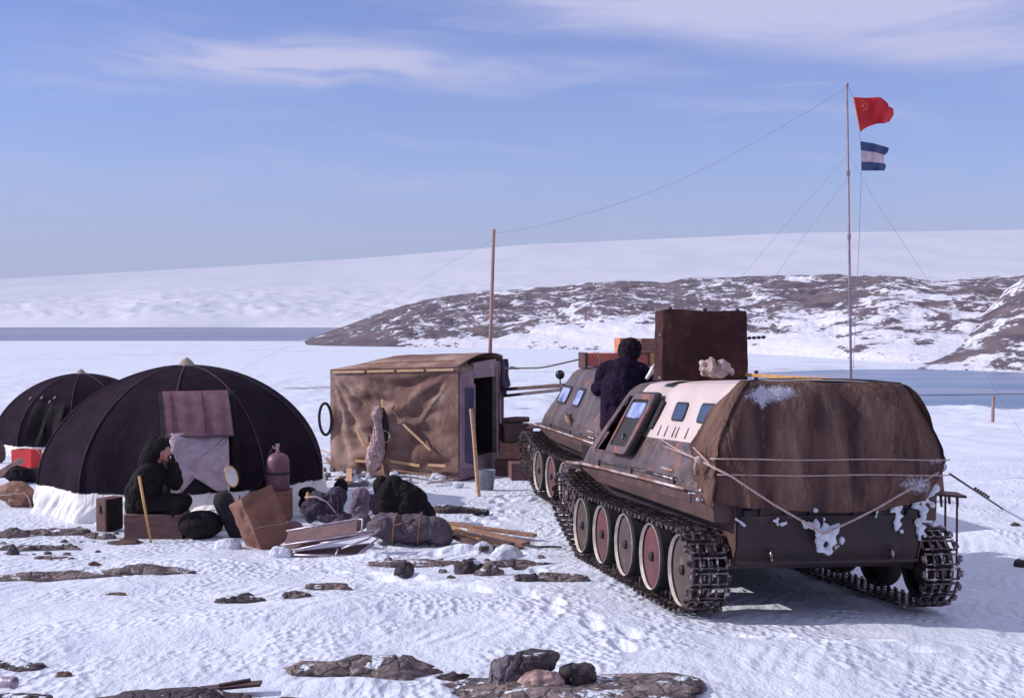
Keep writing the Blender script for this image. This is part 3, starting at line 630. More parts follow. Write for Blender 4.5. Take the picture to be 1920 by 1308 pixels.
def make_track(root, side):
    mb = MB(); path = track_path(); n = len(path); xo = side * 1.065; W = .33
    for i in range(n):
        a = path[i]; b = path[(i + 1) % n]; c = path[i - 1]
        A = Vector((xo, a[0], a[1])); B = Vector((xo, b[0], b[1])); d = (B - A); Lk = d.length; d.normalize(); nrm = Vector((1, 0, 0)).cross(d)
        if nrm.dot(Vector((0, a[0] - 2.0, a[1] - .45))) < 0 and (0 < a[0] < 4.2): nrm = -nrm if (a[1] - .45) * nrm.z < 0 else nrm
        cen = Vector((xo, 2.0, .45))
        X = Vector((1, 0, 0)); Rm = Matrix((X, d, X.cross(d))).transposed(); out = X.cross(d)
        # loop is traversed so that 'out' points outward or inward; make it outward
        sgn = 1 if out.dot(A + d * Lk / 2 - Vector((xo, np.clip(a[0], 0.0, 4.2), .50))) > 0 else -1
        o = out * sgn
        # the two pin bars of a link
        for tt in (.12, .80):
            mb.box(A + d * (Lk * tt), (W, .013, .020), Rm)
        # staggered webs
        for k, xx in enumerate((-.155, -.075, 0.0, .075, .155)):
            mb.box(A + X * xx + d * (Lk * (.46 + (.1 if k % 2 else -.05))), (.019, Lk * .78, .026), Rm)
        # grouser ridge and outer eyes
        mb.box(A + d * (Lk * .80) + o * .010, (W * .96, .010, .014), Rm)
        for sx in (-1, 1):
            mb.box(A + X * sx * .178 + d * (Lk * .45), (.028, .055, .03), Rm)
            # guide teeth inside the loop
            mb.box(A + X * sx * .035 + d * (Lk * .46) - o * .045, (.014, .045, .07), Rm)
    return mb.build('track', 'steel', root)
WALL = [(1.03, 1.035), (1.20, 1.005), (1.42, .905), (1.62, .825), (1.80, .76), (1.90, .715), (1.955, .64), (1.98, .52)]
def wx(z): return float(np.interp(z, [a for a, b in WALL], [b for a, b in WALL]))
def yf(z): return float(np.interp(z, [1.03, 1.42, 1.90, 1.98], [3.82, 3.48, 2.98, 2.86]))
def make_carrier(name, label, white, group, open_door):
    t = thing(name, label, 'tracked vehicle', group=group)
    ol = 'olive'
    # lower tub
    prof = [(-.30, .44), (-.36, .60), (-.36, 1.03), (4.55, 1.03), (4.78, .86), (4.60, .50), (4.30, .40), (-.1, .38)]
    vs = [(sx * .83, y, z) for sx in (-1, 1) for y, z in prof]; n = len(prof)
    MB().add(vs, [tuple(range(n)), tuple(range(2 * n - 1, n - 1, -1))] + [(i, (i + 1) % n, (i + 1) % n + n, i + n) for i in range(n)]).build('hull', 'under', t, bevel=.012)
    # side sponsons with skirt
    for s in (-1, 1):
        mb = MB(); mb.hexa([(s * .80, -.32, .80), (s * 1.02, -.32, .80), (s * 1.02, 3.30, .86), (s * .80, 3.30, .86), (s * .80, -.32, 1.03), (s * 1.03, -.32, 1.03), (s * 1.03, 4.30, 1.03), (s * .80, 4.30, 1.03)])
        sk = mb.build('side_skirt', 'hullside', t, bevel=.006)
        MB().hexa([(s * 1.024, .20, .915), (s * 1.034, .20, .915), (s * 1.034, 3.1, .935), (s * 1.024, 3.1, .935), (s * 1.029, .20, 1.0), (s * 1.04, .20, 1.0), (s * 1.04, 3.1, 1.0), (s * 1.029, 3.1, 1.0)]).build('skirt_panel', 'navy' if 0 else 'wood_dark', sk)
        # mudguard curving over the front sprocket
        mb = MB(); mb.grid(lambda a, b: (s * (.84 + .24 * a), 3.25 + 1.45 * b, 1.03 - .02 * b - .10 * b ** 3), 2, 10)
        mb.build('mudguard', 'olive_rust', t, solid=.012)
        # rolled fender edge
        MB().tube([(s * 1.06, .28, 1.028), (s * 1.06, 1.5, 1.032), (s * 1.062, 2.9, 1.03), (s * 1.075, 3.6, 1.03), (s * 1.10, 4.35, 1.01)], .016, 8).build('fender_rail', 'rail', t, smooth=True)
        # deck shelf
        MB().hexa([(s * .90, -.30, 1.031), (s * 1.06, -.30, 1.031), (s * 1.06, 3.9, 1.031), (s * .90, 3.9, 1.031), (s * .90, -.30, 1.05), (s * 1.05, -.30, 1.045), (s * 1.05, 3.9, 1.045), (s * .90, 3.9, 1.05)]).build('deck', 'olive_rust', t)
        # rear hull side plate, running down behind the idler
        MB().poly([(s * .84, -.37, 1.02), (s * .84, .35, 1.02), (s * .84, .35, .80), (s * .84, .02, .62), (s * .84, -.16, .46), (s * .84, -.30, .44), (s * .84, -.37, .60)], .008, (s, 0, 0)).build('side_plate', 'hullside', t)
    # superstructure: left and right walls
    zs = [1.045, 1.10, 1.20, 1.30, 1.42]; zu = [1.42, 1.52, 1.62, 1.72, 1.82, 1.88, 1.92, 1.955, 1.98]
    OP = (1.84, 3.18)
    def wall(s, zl, ys0, ys1, hole):
        vs = []; fs = []; k = 24
        ys = sorted(set(list(np.linspace(0, 1, k + 1))))
        def yy(a, z): return ys0 + ((min(ys1, yf(z)) if ys1 else yf(z)) - ys0) * a
        for z in zl:
            for a in ys: vs.append((s * wx(z), yy(a, z), z))
        m_ = len(ys)
        for j in range(len(zl) - 1):
            for i in range(m_ - 1):
                yc = yy((ys[i] + ys[i + 1]) / 2, (zl[j] + zl[j + 1]) / 2); zc = (zl[j] + zl[j + 1]) / 2
                if hole and 2.52 < yc < 3.30 - max(0, (zc - 1.3)) * .35 and 1.20 < zc < 1.84: continue
                fs.append((j * m_ + i, j * m_ + i + 1, (j + 1) * m_ + i + 1, (j + 1) * m_ + i))
        return vs, fs
    for s in (-1, 1):
        a, b = wall(s, zs, -.28, None, open_door and s < 0)
        MB().add(a, b).build('cab_side', 'olive_rust' if s < 0 and 0 else ol, t, solid=.012)
        a, b = wall(s, zu, -.28, 2.52, False)
        MB().add(a, b).build('upper_side', 'canopy' if white else ol, t, solid=.012, smooth=False)
        # cab upper wall ahead of the canopy
        vs = []; fs = []; k = 10
        for z in zu:
            for i in range(k + 1): vs.append((s * (wx(z) - .004), 2.52 + (yf(z) - 2.52) * i / k, z))
        for j in range(len(zu) - 1):
            for i in range(k):
                zc = (zu[j] + zu[j + 1]) / 2; yc = 2.52 + (yf(zc) - 2.52) * (i + .5) / k
                if open_door and s < 0 and 2.50 < yc < yf(zc) - .16 and zc < 1.83: continue
                fs.append((j * (k + 1) + i, j * (k + 1) + i + 1, (j + 1) * (k + 1) + i + 1, (j + 1) * (k + 1) + i))
        MB().add(vs, fs).build('cab_pillar', ol, t, solid=.012)
    hw = wx(1.98)
    MB().grid(lambda a, b: ((2 * a - 1) * hw, -.28 + b * 2.80, 1.98 + .02 * (1 - (2 * a - 1) ** 2)), 8, 10).build('roof', 'canopy' if white else ol, t, solid=.012)
    MB().grid(lambda a, b: ((2 * a - 1) * hw, 2.52 + b * (yf(1.98) - 2.52), 1.978 + .02 * (1 - (2 * a - 1) ** 2)), 8, 3).build('cab_roof', ol, t, solid=.012)
    # sloping front and windscreens, rear wall
    def fr(a, b):
        z = 1.04 + b * .94; return ((2 * a - 1) * wx(z), yf(z), z)
    MB().grid(fr, 8, 10).build('front_plate', ol, t, solid=.012)
    MB().grid(lambda a, b: ((2 * a - 1) * wx(1.04 + b * .94), -.28, 1.04 + b * .94), 6, 10).build('rear_wall', ol, t, solid=.012)
    MB().hexa([(-.8, 3.82, 1.0), (.8, 3.82, 1.0), (.8, 4.72, .96), (-.8, 4.72, .96), (-.8, 3.82, 1.06), (.8, 3.82, 1.06), (.8, 4.60, 1.02), (-.8, 4.60, 1.02)]).build('bonnet', ol, t, bevel=.01)
    for s in (-.34, .34):
        y0, y1 = yf(1.52) + .012, yf(1.84) + .012
        f_ = MB().hexa([(s - .25, y0, 1.52), (s + .25, y0, 1.52), (s + .25, y0 + .02, 1.53), (s - .25, y0 + .02, 1.53), (s - .24, y1, 1.84), (s + .24, y1, 1.84), (s + .24, y1 + .02, 1.85), (s - .24, y1 + .02, 1.85)]).build('windscreen', 'rubber', t, bevel=.004)
        MB().hexa([(s - .21, y0 + .012, 1.56), (s + .21, y0 + .012, 1.56), (s + .21, y0 + .016, 1.57), (s - .21, y0 + .016, 1.57), (s - .20, y1 + .024, 1.81), (s + .20, y1 + .024, 1.81), (s + .20, y1 + .03, 1.81), (s - .20, y1 + .03, 1.81)]).build('pane', 'glass', f_)
    # inner darkness: cab floor and back board
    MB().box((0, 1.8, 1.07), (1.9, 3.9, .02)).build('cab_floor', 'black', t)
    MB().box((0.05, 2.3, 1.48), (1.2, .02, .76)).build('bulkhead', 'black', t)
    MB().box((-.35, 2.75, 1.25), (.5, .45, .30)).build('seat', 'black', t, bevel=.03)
    # side windows
    def rounded(y0, y1, z0, z1, skew, off, r=.045, n=5, s=-1):
        pts = []
        for (cy_, cz_, a0) in ((y0 + r, z0 + r, 180), (y1 - r, z0 + r, 270), (y1 - r, z1 - r, 0), (y0 + r, z1 - r, 90)):
            for k in range(n + 1):
                a = R(a0 + 90 * k / n); y = cy_ + r * math.cos(a); z = cz_ + r * math.sin(a)
                pts.append((s * (wx(z) + off), y + skew * (z - z0), z))
        return pts
    wins = [(.93, 1.29, 1.605, 1.775), (.50, .86 if 0 else .58, 0, 0)]
    for s in (-1, 1):
        for (y0, y1) in ((.94, 1.29), (.25, .60)) if (white or True) else ():
            f_ = MB().poly(rounded(y0, y1, 1.60, 1.78, -.35 if 0 else 0.0, .006, s=s), .010, (s, 0, .4)).build('window', 'rubber', t)
            MB().poly(rounded(y0 + .022, y1 - .022, 1.617, 1.763, 0, .0175, r=.036, s=s), .004, (s, 0, .4)).build('pane', 'glass', f_)
    if white:
        for k, y in enumerate((1.50, 1.30, 1.08, .98, .72, .45, .2)):
            MB().hexa([(-wx(1.46) - .004, y, 1.45), (-wx(1.46) - .016, y, 1.45), (-wx(1.46) - .016, y + .028, 1.45), (-wx(1.46) - .004, y + .028, 1.45),
                       (-wx(1.55) - .004, y, 1.55), (-wx(1.55) - .012, y, 1.55), (-wx(1.55) - .012, y + .014, 1.55), (-wx(1.55) - .004, y + .014, 1.55)]).build('toggle', 'wood_dark', t)
    # door leaf
    def door(s, ya, yb, off, openleaf):
        pts = rounded(ya, yb, 1.22, 1.86, -.42, off, r=.07, s=s)
        d = MB().poly(pts, .045, (s, 0, .35)).build('door', ol if not openleaf else 'rubber', t, bevel=.006)
        o2 = off + .048
        rim = rounded(ya + .01, yb - .01, 1.23, 1.85, -.42, o2, r=.06, s=s); inn = rounded(ya + .085, yb - .085, 1.30, 1.79, -.42, o2, r=.05, s=s)
        k = len(rim); vs = [Vector(p) for p in rim] + [Vector(p) for p in inn]; nv = Vector((s, 0, .35)) * .022
        vs2 = vs + [p + nv for p in vs]
        fs = []
        for i in range(k):
            j = (i + 1) % k
            fs += [(i, j, j + k, i + k), (i + 2 * k, j + 2 * k, j + 3 * k, i + 3 * k), (i, j, j + 2 * k, i + 2 * k), (i + k, j + k, j + 3 * k, i + 3 * k)]
        MB().add(vs2, fs).build('door_frame', 'olive_rust' if openleaf else ol, d)
        MB().poly(rounded(ya + .12 - .04, yb - .12 - .04 , 1.52, 1.76, -.42, o2 + .001, r=.035, s=s), .006, (s, 0, .35)).build('pane', 'glass_pale', d) if openleaf else \
            MB().poly(rounded(ya + .10, yb - .10, 1.58, 1.78, -.2, o2 + .001, r=.035, s=s), .006, (s, 0, .35)).build('pane', 'glass_pale', d)
        MB().poly(rounded(ya + .09, yb - .09, 1.31, 1.50, -.42, o2, r=.04, s=s), .004, (s, 0, .35)).build('inner_panel', 'olive_rust', d)
        hx = -1 if s < 0 else 1
        MB().tube([(s * (wx(1.44) + o2 + .03), (ya + yb) / 2 - .05, 1.44), (s * (wx(1.44) + o2 + .05), (ya + yb) / 2 - .13, 1.42), (s * (wx(1.40) + o2 + .05), (ya + yb) / 2 - .13, 1.38)], .012, 6).build('handle', 'steel', d, smooth=True)
    if open_door:
        door(-1, 1.93, 2.66, .055, True)
        # dark rubber seal edge of the opening
        MB().tube([(-wx(1.21) - .01, 2.52, 1.21), (-wx(1.21) - .01, 3.38, 1.21), (-wx(1.5) - .01, 3.24, 1.5), (-wx(1.84) - .01, 2.90, 1.84), (-wx(1.84) - .01, 2.50, 1.84)], .013, 6).build('door_seal', 'olive_rust', t)
        # hinge box behind the leaf
        MB().poly([(-wx(1.55) - .02, 1.72, 1.50), (-wx(1.8) - .02, 1.60, 1.78), (-wx(1.8) - .02, 1.80, 1.80), (-wx(1.5) - .02, 1.92, 1.50)], .03, (-1, 0, .35)).build('door_buffer', 'rubber', t, bevel=.01)
    else:
        for (y0, y1) in ((2.72, 3.26), (1.95, 2.32)):
            f_ = MB().poly(rounded(y0, y1, 1.42, 1.70, -.25, .006, s=-1), .012, (-1, 0, .4)).build('window', 'rubber', t)
            MB().poly(rounded(y0 + .04, y1 - .04, 1.455, 1.665, -.25, .02, s=-1), .004, (-1, 0, .4)).build('pane', 'glass_pale', f_)
        MB().hexa([(-1.035, 1.15, 1.035), (-1.05, 1.15, 1.035), (-1.05, 3.65, 1.035), (-1.035, 3.65, 1.035), (-1.03, 1.15, 1.06), (-1.05, 1.15, 1.06), (-1.05, 3.65, 1.06), (-1.03, 3.65, 1.06)]).build('deck_moulding', 'rubber', t)
        MB().box((-1.045, .95, .87), (.05, .42, .20)).build('opening_shade_block', 'black', t, bevel=.01)  # solid black block; the shade inside an opening is its colour
        MB().tube([(-.99, 2.12, 1.32), (-1.02, 2.22, 1.30), (-1.06, 1.95, 1.25), (-1.0, 1.9, 1.12)], [.02, .03, .04, .015], 8).build('folded_mirror', 'wood', t, smooth=True)
        MB().tube([(-1.05, .62, 1.06), (-1.06, .50, .80)], .012, 6).build('stay_rod', 'rail', t)
        MB().tube([(-1.05, .35, 1.05), (-1.06, .30, .75)], .010, 6).build('stay_rod', 'rail', t)
        lamp = MB().ell((-.80, 3.50, 1.845), (.075, .075, .075)).build('searchlight', 'lampblack', t, smooth=True)
        MB().tube([(-.80, 3.50, 1.77), (-.80, 3.45, 1.60)], .012, 6).build('bracket', 'steel', lamp)
    # panel joints and rivets on the lower cab side
    for k in range(15):
        y = -.1 + k * .26
        if open_door and 2.4 < y < 3.4: continue
        for z in (1.09, 1.38): MB().ell((-wx(z) - .012, y, z), (.008, .008, .008), None, 6, 4).build('rivet', ol, t)
    # tools on the deck
    MB().tube([(-1.03, .55, 1.085), (-1.035, 1.6, 1.10), (-1.03, 2.5, 1.095), (-1.03, 3.2, 1.085)], .019, 8).build('tow_bar', 'navy' if 0 else 'steel', t, smooth=True)
    for y in (.60, 1.9, 3.1): MB().box((-1.03, y, 1.075), (.05, .03, .07)).build('clamp', 'rubber', t)
    MB().tube([(-1.02, .70, 1.16), (-1.02, 1.02, 1.165)], .015, 8).build('spade_handle', 'rail', t, smooth=True)
    # running gear
    discs = ['wgrey', 'wred', 'wgrey', 'wred', 'wgrey']
    for s in (-1, 1):
        for k in range(5): wheel_parts(t, s * 1.14, k * PITCHW, s, discs[k])
        sp = MB().lathe([(.05, s * 1.05), (.20, s * 1.05), (.20, s * 1.09), (.05, s * 1.09)], (0, 4.20, .62), 'x', 24)
        for k in range(12):
            a = R(30 * k); sp.box((s * 1.07, 4.2 + .215 * math.cos(a), .62 + .215 * math.sin(a)), (.035, .05, .045), Matrix.Rotation(a, 3, 'X'))
        for k in range(6):
            a = R(60 * k + 10); sp.ell((s * 1.10, 4.2 + .10 * math.cos(a), .62 + .10 * math.sin(a)), (.02, .035, .035), None, 8, 6)
        sp.lathe([(.07, s * 1.02), (.07, s * 1.14), (.04, s * 1.16)], (0, 4.20, .62), 'x', 14)
        sp.build('sprocket', 'olive', t)
        make_track(t, s)
        for k in range(5): MB().bar((s * .83, k * PITCHW + .22, .42), (s * 1.0, k * PITCHW, .365), .07, .07).build('suspension_arm', 'rubber', t)
    for z, h in ((.845, .03), (.47, .02)): MB().box((0, -.372, z), (1.62, .02, h)).build('rear_rib', 'under', t, bevel=.003)
    for x in (-.62, -.40, -.18, .22, .45, .66): MB().box((x, -.375, .94), (.03, .03, .16)).build('rear_bracket', 'under', t, bevel=.003)
    for s in (-1, 1):
        MB().box((s * .74, -.385, .88), (.09, .05, .06)).build('tail_lamp', 'rubber', t, bevel=.006)
        MB().tube([(s * .55, -.37, .56), (s * .55, -.42, .56), (s * .55, -.43, .50), (s * .55, -.37, .50)], .014, 8).build('shackle', 'steel', t, smooth=True)
    # tow hook
    MB().tube([(0, -.36, .66), (0, -.46, .66), (0, -.50, .62), (0, -.46, .58), (0, -.42, .60)], .022, 8).build('tow_hook', 'steel', t, smooth=True)
    return t

def place(t, Rm, T_):
    t.matrix_world = Matrix.Translation(T_) @ Rm.to_4x4()
def carriers():
    t = make_carrier('tracked_carrier', 'olive tracked carrier with pale roof and open door in front', True, 'tracked carriers parked in line', True); place(t, RV, TV)
    t2 = make_carrier('tracked_carrier', 'second tracked carrier parked ahead, with searchlight and boxes on roof', False, 'tracked carriers parked in line', False); place(t2, RV2, TV2)
    def onv(o, *a, **k):
        o.matrix_world = Matrix.Translation(TV) @ RV.to_4x4(); return tag(o, *a, **k)
    # tarpaulin over the rear
    def plan(s):     # s 0..1 from left front edge, round the back, to right front edge. returns (x, y, nx, ny) at unit width
        L1, L2 = .36, 1.8; tot = L1 * 2 + L2; d = s * tot
        if d < L1: return (-1, L1 - d - .0, -1, 0)
        if d < L1 + L2: return (-1 + 2 * (d - L1) / L2, 0, 0, -1)
        return (1, d - L1 - L2, 1, 0)
    def tarp(a, b):
        x, y, nx, ny = plan(a); side = abs(ny) < .5
        hem = float(np.interp(a, [0, .06, .14, .17, .25, .5, .66, .78, .855, .87, .93, 1], [1.16, 1.0, .94, .97, .93, .885, .905, .99, 1.30, 1.385, 1.39, 1.46]))
        z = 1.985 - (1.985 - hem) * b
        w = float(np.interp(z, [.85, 1.05, 1.25, 1.42, 1.7, 1.9, 1.96, 1.985], [1.03, 1.06, 1.075, 1.055, .93, .82, .77, .71]))
        if x < 0: w += .03 * math.exp(-((z - 1.0) / .12) ** 2)
        back = float(np.interp(z, [.85, 1.2, 1.7, 1.9, 1.96, 1.985], [-.42, -.45, -.40, -.36, -.33, -.27]))
        corner = 0
        X = x * w; Y = back + y * (1.45 if x > 0 else 1.25 * float(np.interp(b, [0, .12, .3, .55, 1], [.25, .35, .95, 1.15, .85])))
        # round the corners
        if not side:
            e = max(0, abs(x) - .86) / .14; Y += .07 * e * e
        else:
            e = max(0, .12 - y) / .12; X -= math.copysign(.04, X) * e * e
        f_ = fold(X * 3.1 + Y * 2, z * .55, 3) * .060 * (.25 + b) + .022 * abs(fold(X * 6.5 + Y * 3 + z * .8, z * .5, 13)) * (.4 + b) + .02 * math.sin(X * 9 + z * 2.2 + 3 * fold(X, z, 9)) * (.2 + .8 * b)
        f_ += .022 * fold(X * 2 + Y, z * 2.3, 5)
        if x > .75: f_ += .03 * math.sin(z * 9 + 1) * (1 - b)
        if x < -.7: f_ += .035 * math.sin((X + Y * 1.5) * 22 + z * 7) * max(0, b - .35)
        # lashed in by the two cords
        for zc in (1.33, 1.205): f_ -= .018 * math.exp(-((z - zc) / .02) ** 2) * (0.4 if not side else 1)
        if side: X += math.copysign(f_, X)
        else: Y -= f_
        return (X, Y, z + .01 * fold(X * 4, 3, 7) * b)
    def fold(u, v, sd_): return mnoise.noise(Vector((u, v, sd_)))
    def top(a, b):
        y = -.27 + b * .16; x = (2 * a - 1) * .715
        return (x, y, 1.985 + .028 * (1 - (2 * a - 1) ** 2) + .006 * fold(x * 5, y * 5, 2))
    mb = MB().grid(tarp, 190, 60); mb.grid(top, 30, 8)
    onv(mb.build('tarpaulin', 'tarp', None, smooth=True, solid=.008), 'brown canvas tarpaulin lashed over the rear of the near carrier', 'tarpaulin')
    # frost crusted on the tarpaulin
    def crust(pts, name, label, cat, seed=0, r0=.03, m='snowlump', grp=None, rm=.012):
        b = MB(); rr = random.Random(seed)
        for p in pts:
            b.ell(p[:3], tuple((p[3] if len(p) > 3 else r0) * rr.uniform(.7, 1.3) for _ in range(3)), None, 8, 6)
        return onv(b.build(name, m, None, remesh=rm, smoothit=2, disp=(.02, .05)), label, cat, grp)
    rr = random.Random(5)
    # snow cake on the tow hook
    pts = [(un(1545 + rr.gauss(0, 12), 1000 + rr.gauss(0, 14), 1, -.47)[:] + (rr.uniform(.018, .045),)) for _ in range(34)]
    pts += [(un(1515 + rr.gauss(0, 5), 985 + rr.gauss(0, 6), 1, -.45)[:] + (.022,)) for _ in range(6)]
    pts += [(un(1460 + rr.gauss(0, 7), 980 + rr.gauss(0, 3), 1, -.41)[:] + (.018,)) for _ in range(7)]
    crust(pts, 'snow_cake', 'lump of packed snow frozen round the tow hook of the near carrier', 'snow lump', 1)
    pts = []
    for k in range(46):
        f_ = rr.random(); pts.append(un(1752 - 62 * f_ + rr.gauss(0, 8), 905 + 30 * f_ + rr.gauss(0, 10), 1, -.38)[:] + (rr.uniform(.02, .04),))
    for k in range(26): pts.append(un(1738 + rr.gauss(0, 7) - k * .5, 930 + k * 3.2, 1, -.38)[:] + (rr.uniform(.016, .035),))
    for k in range(22): pts.append(un(1683 + rr.gauss(0, 5), 935 + k * 2.9, 1, -.38)[:] + (rr.uniform(.014, .026),))
    for k in range(10): pts.append(un(1643 + rr.gauss(0, 2), 935 + k * 3.8, 1, -.40)[:] + (.012,))
    crust(pts, 'snow_cake', 'ragged snow crust hanging at the right rear corner of the near carrier', 'snow crust', 2)
    pts = []
    for k in range(14): pts.append(un(1292 + k * 4.2, 930 + rr.gauss(0, 9), 1, -.34)[:] + (rr.uniform(.008, .02),))
    for k in range(5): pts.append(un(1380 + k * 4, 972 + k * 3, 1, -.41)[:] + (.012,))
    crust(pts, 'snow_cake', 'small icicles of snow under the left rear edge of the brown tarpaulin', 'snow crust', 3, rm=.008)
    # cords
    def cord(name, label, paths, r=.006, m='rope', grp=None):
        b = MB()
        for P in paths: b.tube(P, r, 6)
        return onv(b.build(name, m, None, smooth=True), label, 'rope', grp)
    def on_tarp(z, x0, x1):
        P = []
        for x in np.linspace(x0, x1, 40):
            w = 1.10; P.append((x, min(-.47 + .07 * max(0, (abs(x / w) - .86) / .14) ** 2, -.40) - .030, z + .004 * math.sin(x * 5)))
        return P
    cord('lashing_cord', 'upper pale cord drawn straight across the brown tarpaulin', [on_tarp(1.335, -1.1, 1.06)], .0055)
    cord('lashing_cord', 'lower pale cord drawn straight across the brown tarpaulin', [on_tarp(1.205, -1.05, 1.07)], .0055)
    k1 = un(1310, 862, 0, -1.17); hook = un(1545, 1000, 1, -.53)
    cord('tow_rope', 'thick rope running diagonally down the tarpaulin to the tow hook', [[tuple(k1), tuple(un(1372, 893, 1, -.54)), tuple(un(1450, 945, 1, -.53)), tuple(hook), tuple(un(1600, 975, 1, -.50)), tuple(un(1645, 952, 1, -.49)), tuple(un(1760, 885, 1, -.47))]], .0095)
    a0 = un(1237, 822, 0, -.93); a1 = un(1243, 835, 0, -.93)
    kn = MB()
    for j in range(5): kn.tube([Vector(k1) + Vector((-.02, .0, 0)), Vector(k1) + Vector((-.05 + .012 * j, -.02 + .02 * j, -.08 - .02 * (j % 3)))], [.009, .005], 6)
    kn.ell(k1, (.035, .03, .035))
    onv(kn.build('rope_knot', 'rope', None, smooth=True), 'frayed rope knot at the left rear corner of the near carrier', 'knot')
    cord('guy_cord', 'pair of thin cords tied from the canopy to the rope knot', [[tuple(a0), tuple((Vector(a0) + Vector(k1)) / 2 + Vector((-.02, 0, -.0))), tuple(k1)], [tuple(a1), tuple(k1)], [tuple(un(1300, 838, 0, -1.15)), tuple(un(1340, 880, 0, -1.18))]], .006)
    # covered box on the roof
    b = thing('covered_box', 'tall box under dark canvas standing on the near carrier roof', 'box')
    b.matrix_world = Matrix.Translation(vw((-.36, 1.80, 1.995))) @ RV.to_4x4() @ Matrix.Rotation(R(-4), 4, 'Z')
    def cov(a, c):
        an = a * 4; k = int(an) % 4; f_ = an - int(an); W_, Dp, Hh = .425, .17, .70
        P = [(-W_, -Dp), (W_, -Dp), (W_, Dp), (-W_, Dp)]; p, q = P[k], P[(k + 1) % 4]
        x = p[0] + (q[0] - p[0]) * f_; y = p[1] + (q[1] - p[1]) * f_; sc = 1 + .03 * (1 - c)
        n_ = .010 * mnoise.noise(Vector((x * 6, y * 6, c * 5))) + .006 * math.sin(x * 30 + c * 3)
        return (x * sc + (n_ if k % 2 else 0), y * sc + (0 if k % 2 else n_), c * Hh)
    cv = MB().grid(cov, 96, 16, True); cv.grid(lambda a, c: ((2 * a - 1) * .425, (2 * c - 1) * .17, .70 + .008 * math.sin(a * 9)), 20, 6)
    cv.build('canvas_cover', 'boxcover', b, solid=.01)
    for x in (-.36, 0, .34): MB().ell((x, -.16, .715), (.022, .022, .020)).build('button', 'rubber', b)
    for z in (.45, .02): MB().ell((-.44, -.14, z), (.03, .03, .025)).build('button', 'steel', b)
    # cloth bundle
    bp = MB(); rr = random.Random(9)
    for k in range(16): bp.ell((rr.uniform(-.13, .13), rr.uniform(-.08, .08), .06 + rr.uniform(0, .09)), (rr.uniform(.04, .085), rr.uniform(.04, .08), rr.uniform(.03, .08)), Euler((rr.random(), rr.random(), rr.random())))
    o = bp.build('cloth_bundle', 'bundle', None, remesh=.008, smoothit=1, disp=(.035, .10, 8)); o.matrix_world = Matrix.Translation(vw((-.38, 1.35, 2.0))) @ RV.to_4x4()
    tag(o, 'crumpled beige cloth bundle in front of the dark covered box', 'bundle')
    # yellow beams
    p0 = un(1375, 701, 1, 1.75); p1 = un(1597, 714, 1, .55)
    onv(MB().bar(p0, p1, .05, .035).build('wooden_beam', 'wood_y', None, bevel=.003), 'long yellow wooden beam lying across the near carrier roof', 'beam')
    q = un(1452, 713, 1, 1.2)
    onv(MB().bar(q + Vector((-.12, .05, -.03)), q + Vector((.16, .02, -.025)), .06, .03).build('wood_block', 'wood_dark', None, bevel=.003), 'short dark block under the yellow beam on the roof', 'block')
    onv(MB().bar(q + Vector((-.04, .35, -.06)), q + Vector((-.04, .35, .10)), .03, .03).build('peg', 'wood_dark', None), 'small dark upright peg behind the yellow roof beam', 'peg')
    # white bottle lying against the box
    q = un(1212, 710, 0, -.62)
    onv(MB().tube([q, q + Vector((.03, -.02, .05)), q + Vector((.06, -.04, .12)), q + Vector((.065, -.045, .14)), q + Vector((.08, -.05, .17))], [.02, .024, .024, .010, .010], 10).build('white_bottle', 'white', None, smooth=True), 'small white bottle leaning beside the covered box', 'bottle')
    # chained rod sticking out behind the box
    b = MB(); 
    for k in range(9): b.ell(vw((.15 + k * .055, 2.4, 2.45 + .004 * k)), (.026, .02, .018), None, 8, 6)
    tag(b.build('chain', 'rubber', None, smooth=True), 'dark chain stretched out to the right of the covered box', 'chain')
    # things on the second carrier
    def v2(o, loc, *a):
        o.matrix_world = Matrix.Translation(RV2 @ Vector(loc) + TV2) @ RV2.to_4x4(); return tag(o, *a)
    b = thing('long_box', 'long orange-red box across the second carrier roof', 'box'); v2(b, (-.13, 2.75, 2.0))
    MB().box((0, 0, .10), (.96, .38, .20)).build('body', 'orangebox', b, bevel=.01)
    for x in (-.30, .05): MB().tube([(x, -.2, .0), (x - .02, -.2, .21), (x + .02, .2, .21)], .010, 6).build('strap', 'rope', b)
    MB().box((-.50, 0, .09), (.04, .40, .24)).build('end_plate', 'wood_dark', b, bevel=.004)
    b = MB().box((0, 0, .11), (.56, .30, .22)); o = b.build('wooden_box', 'wood', None, bevel=.006); v2(o, (.50, 2.68, 2.205), 'brown wooden box on top of the orange box behind the standing person', 'box')
    b = thing('slatted_crate', 'small slatted crate beside the fur hat of the standing person', 'crate'); v2(b, (.02, 2.72, 2.215))
    for k in range(3): MB().box((-.09 + k * .09, 0, .11), (.07, .3, .21)).build('slat', 'orange', b, bevel=.004)
    o = MB().box((0, 0, .10), (.40, .34, .20)).build('yellow_box', 'wood_y', None, bevel=.006); v2(o, (.56, 2.66, 2.0), 'yellow wooden box between the standing person and the covered box', 'box')

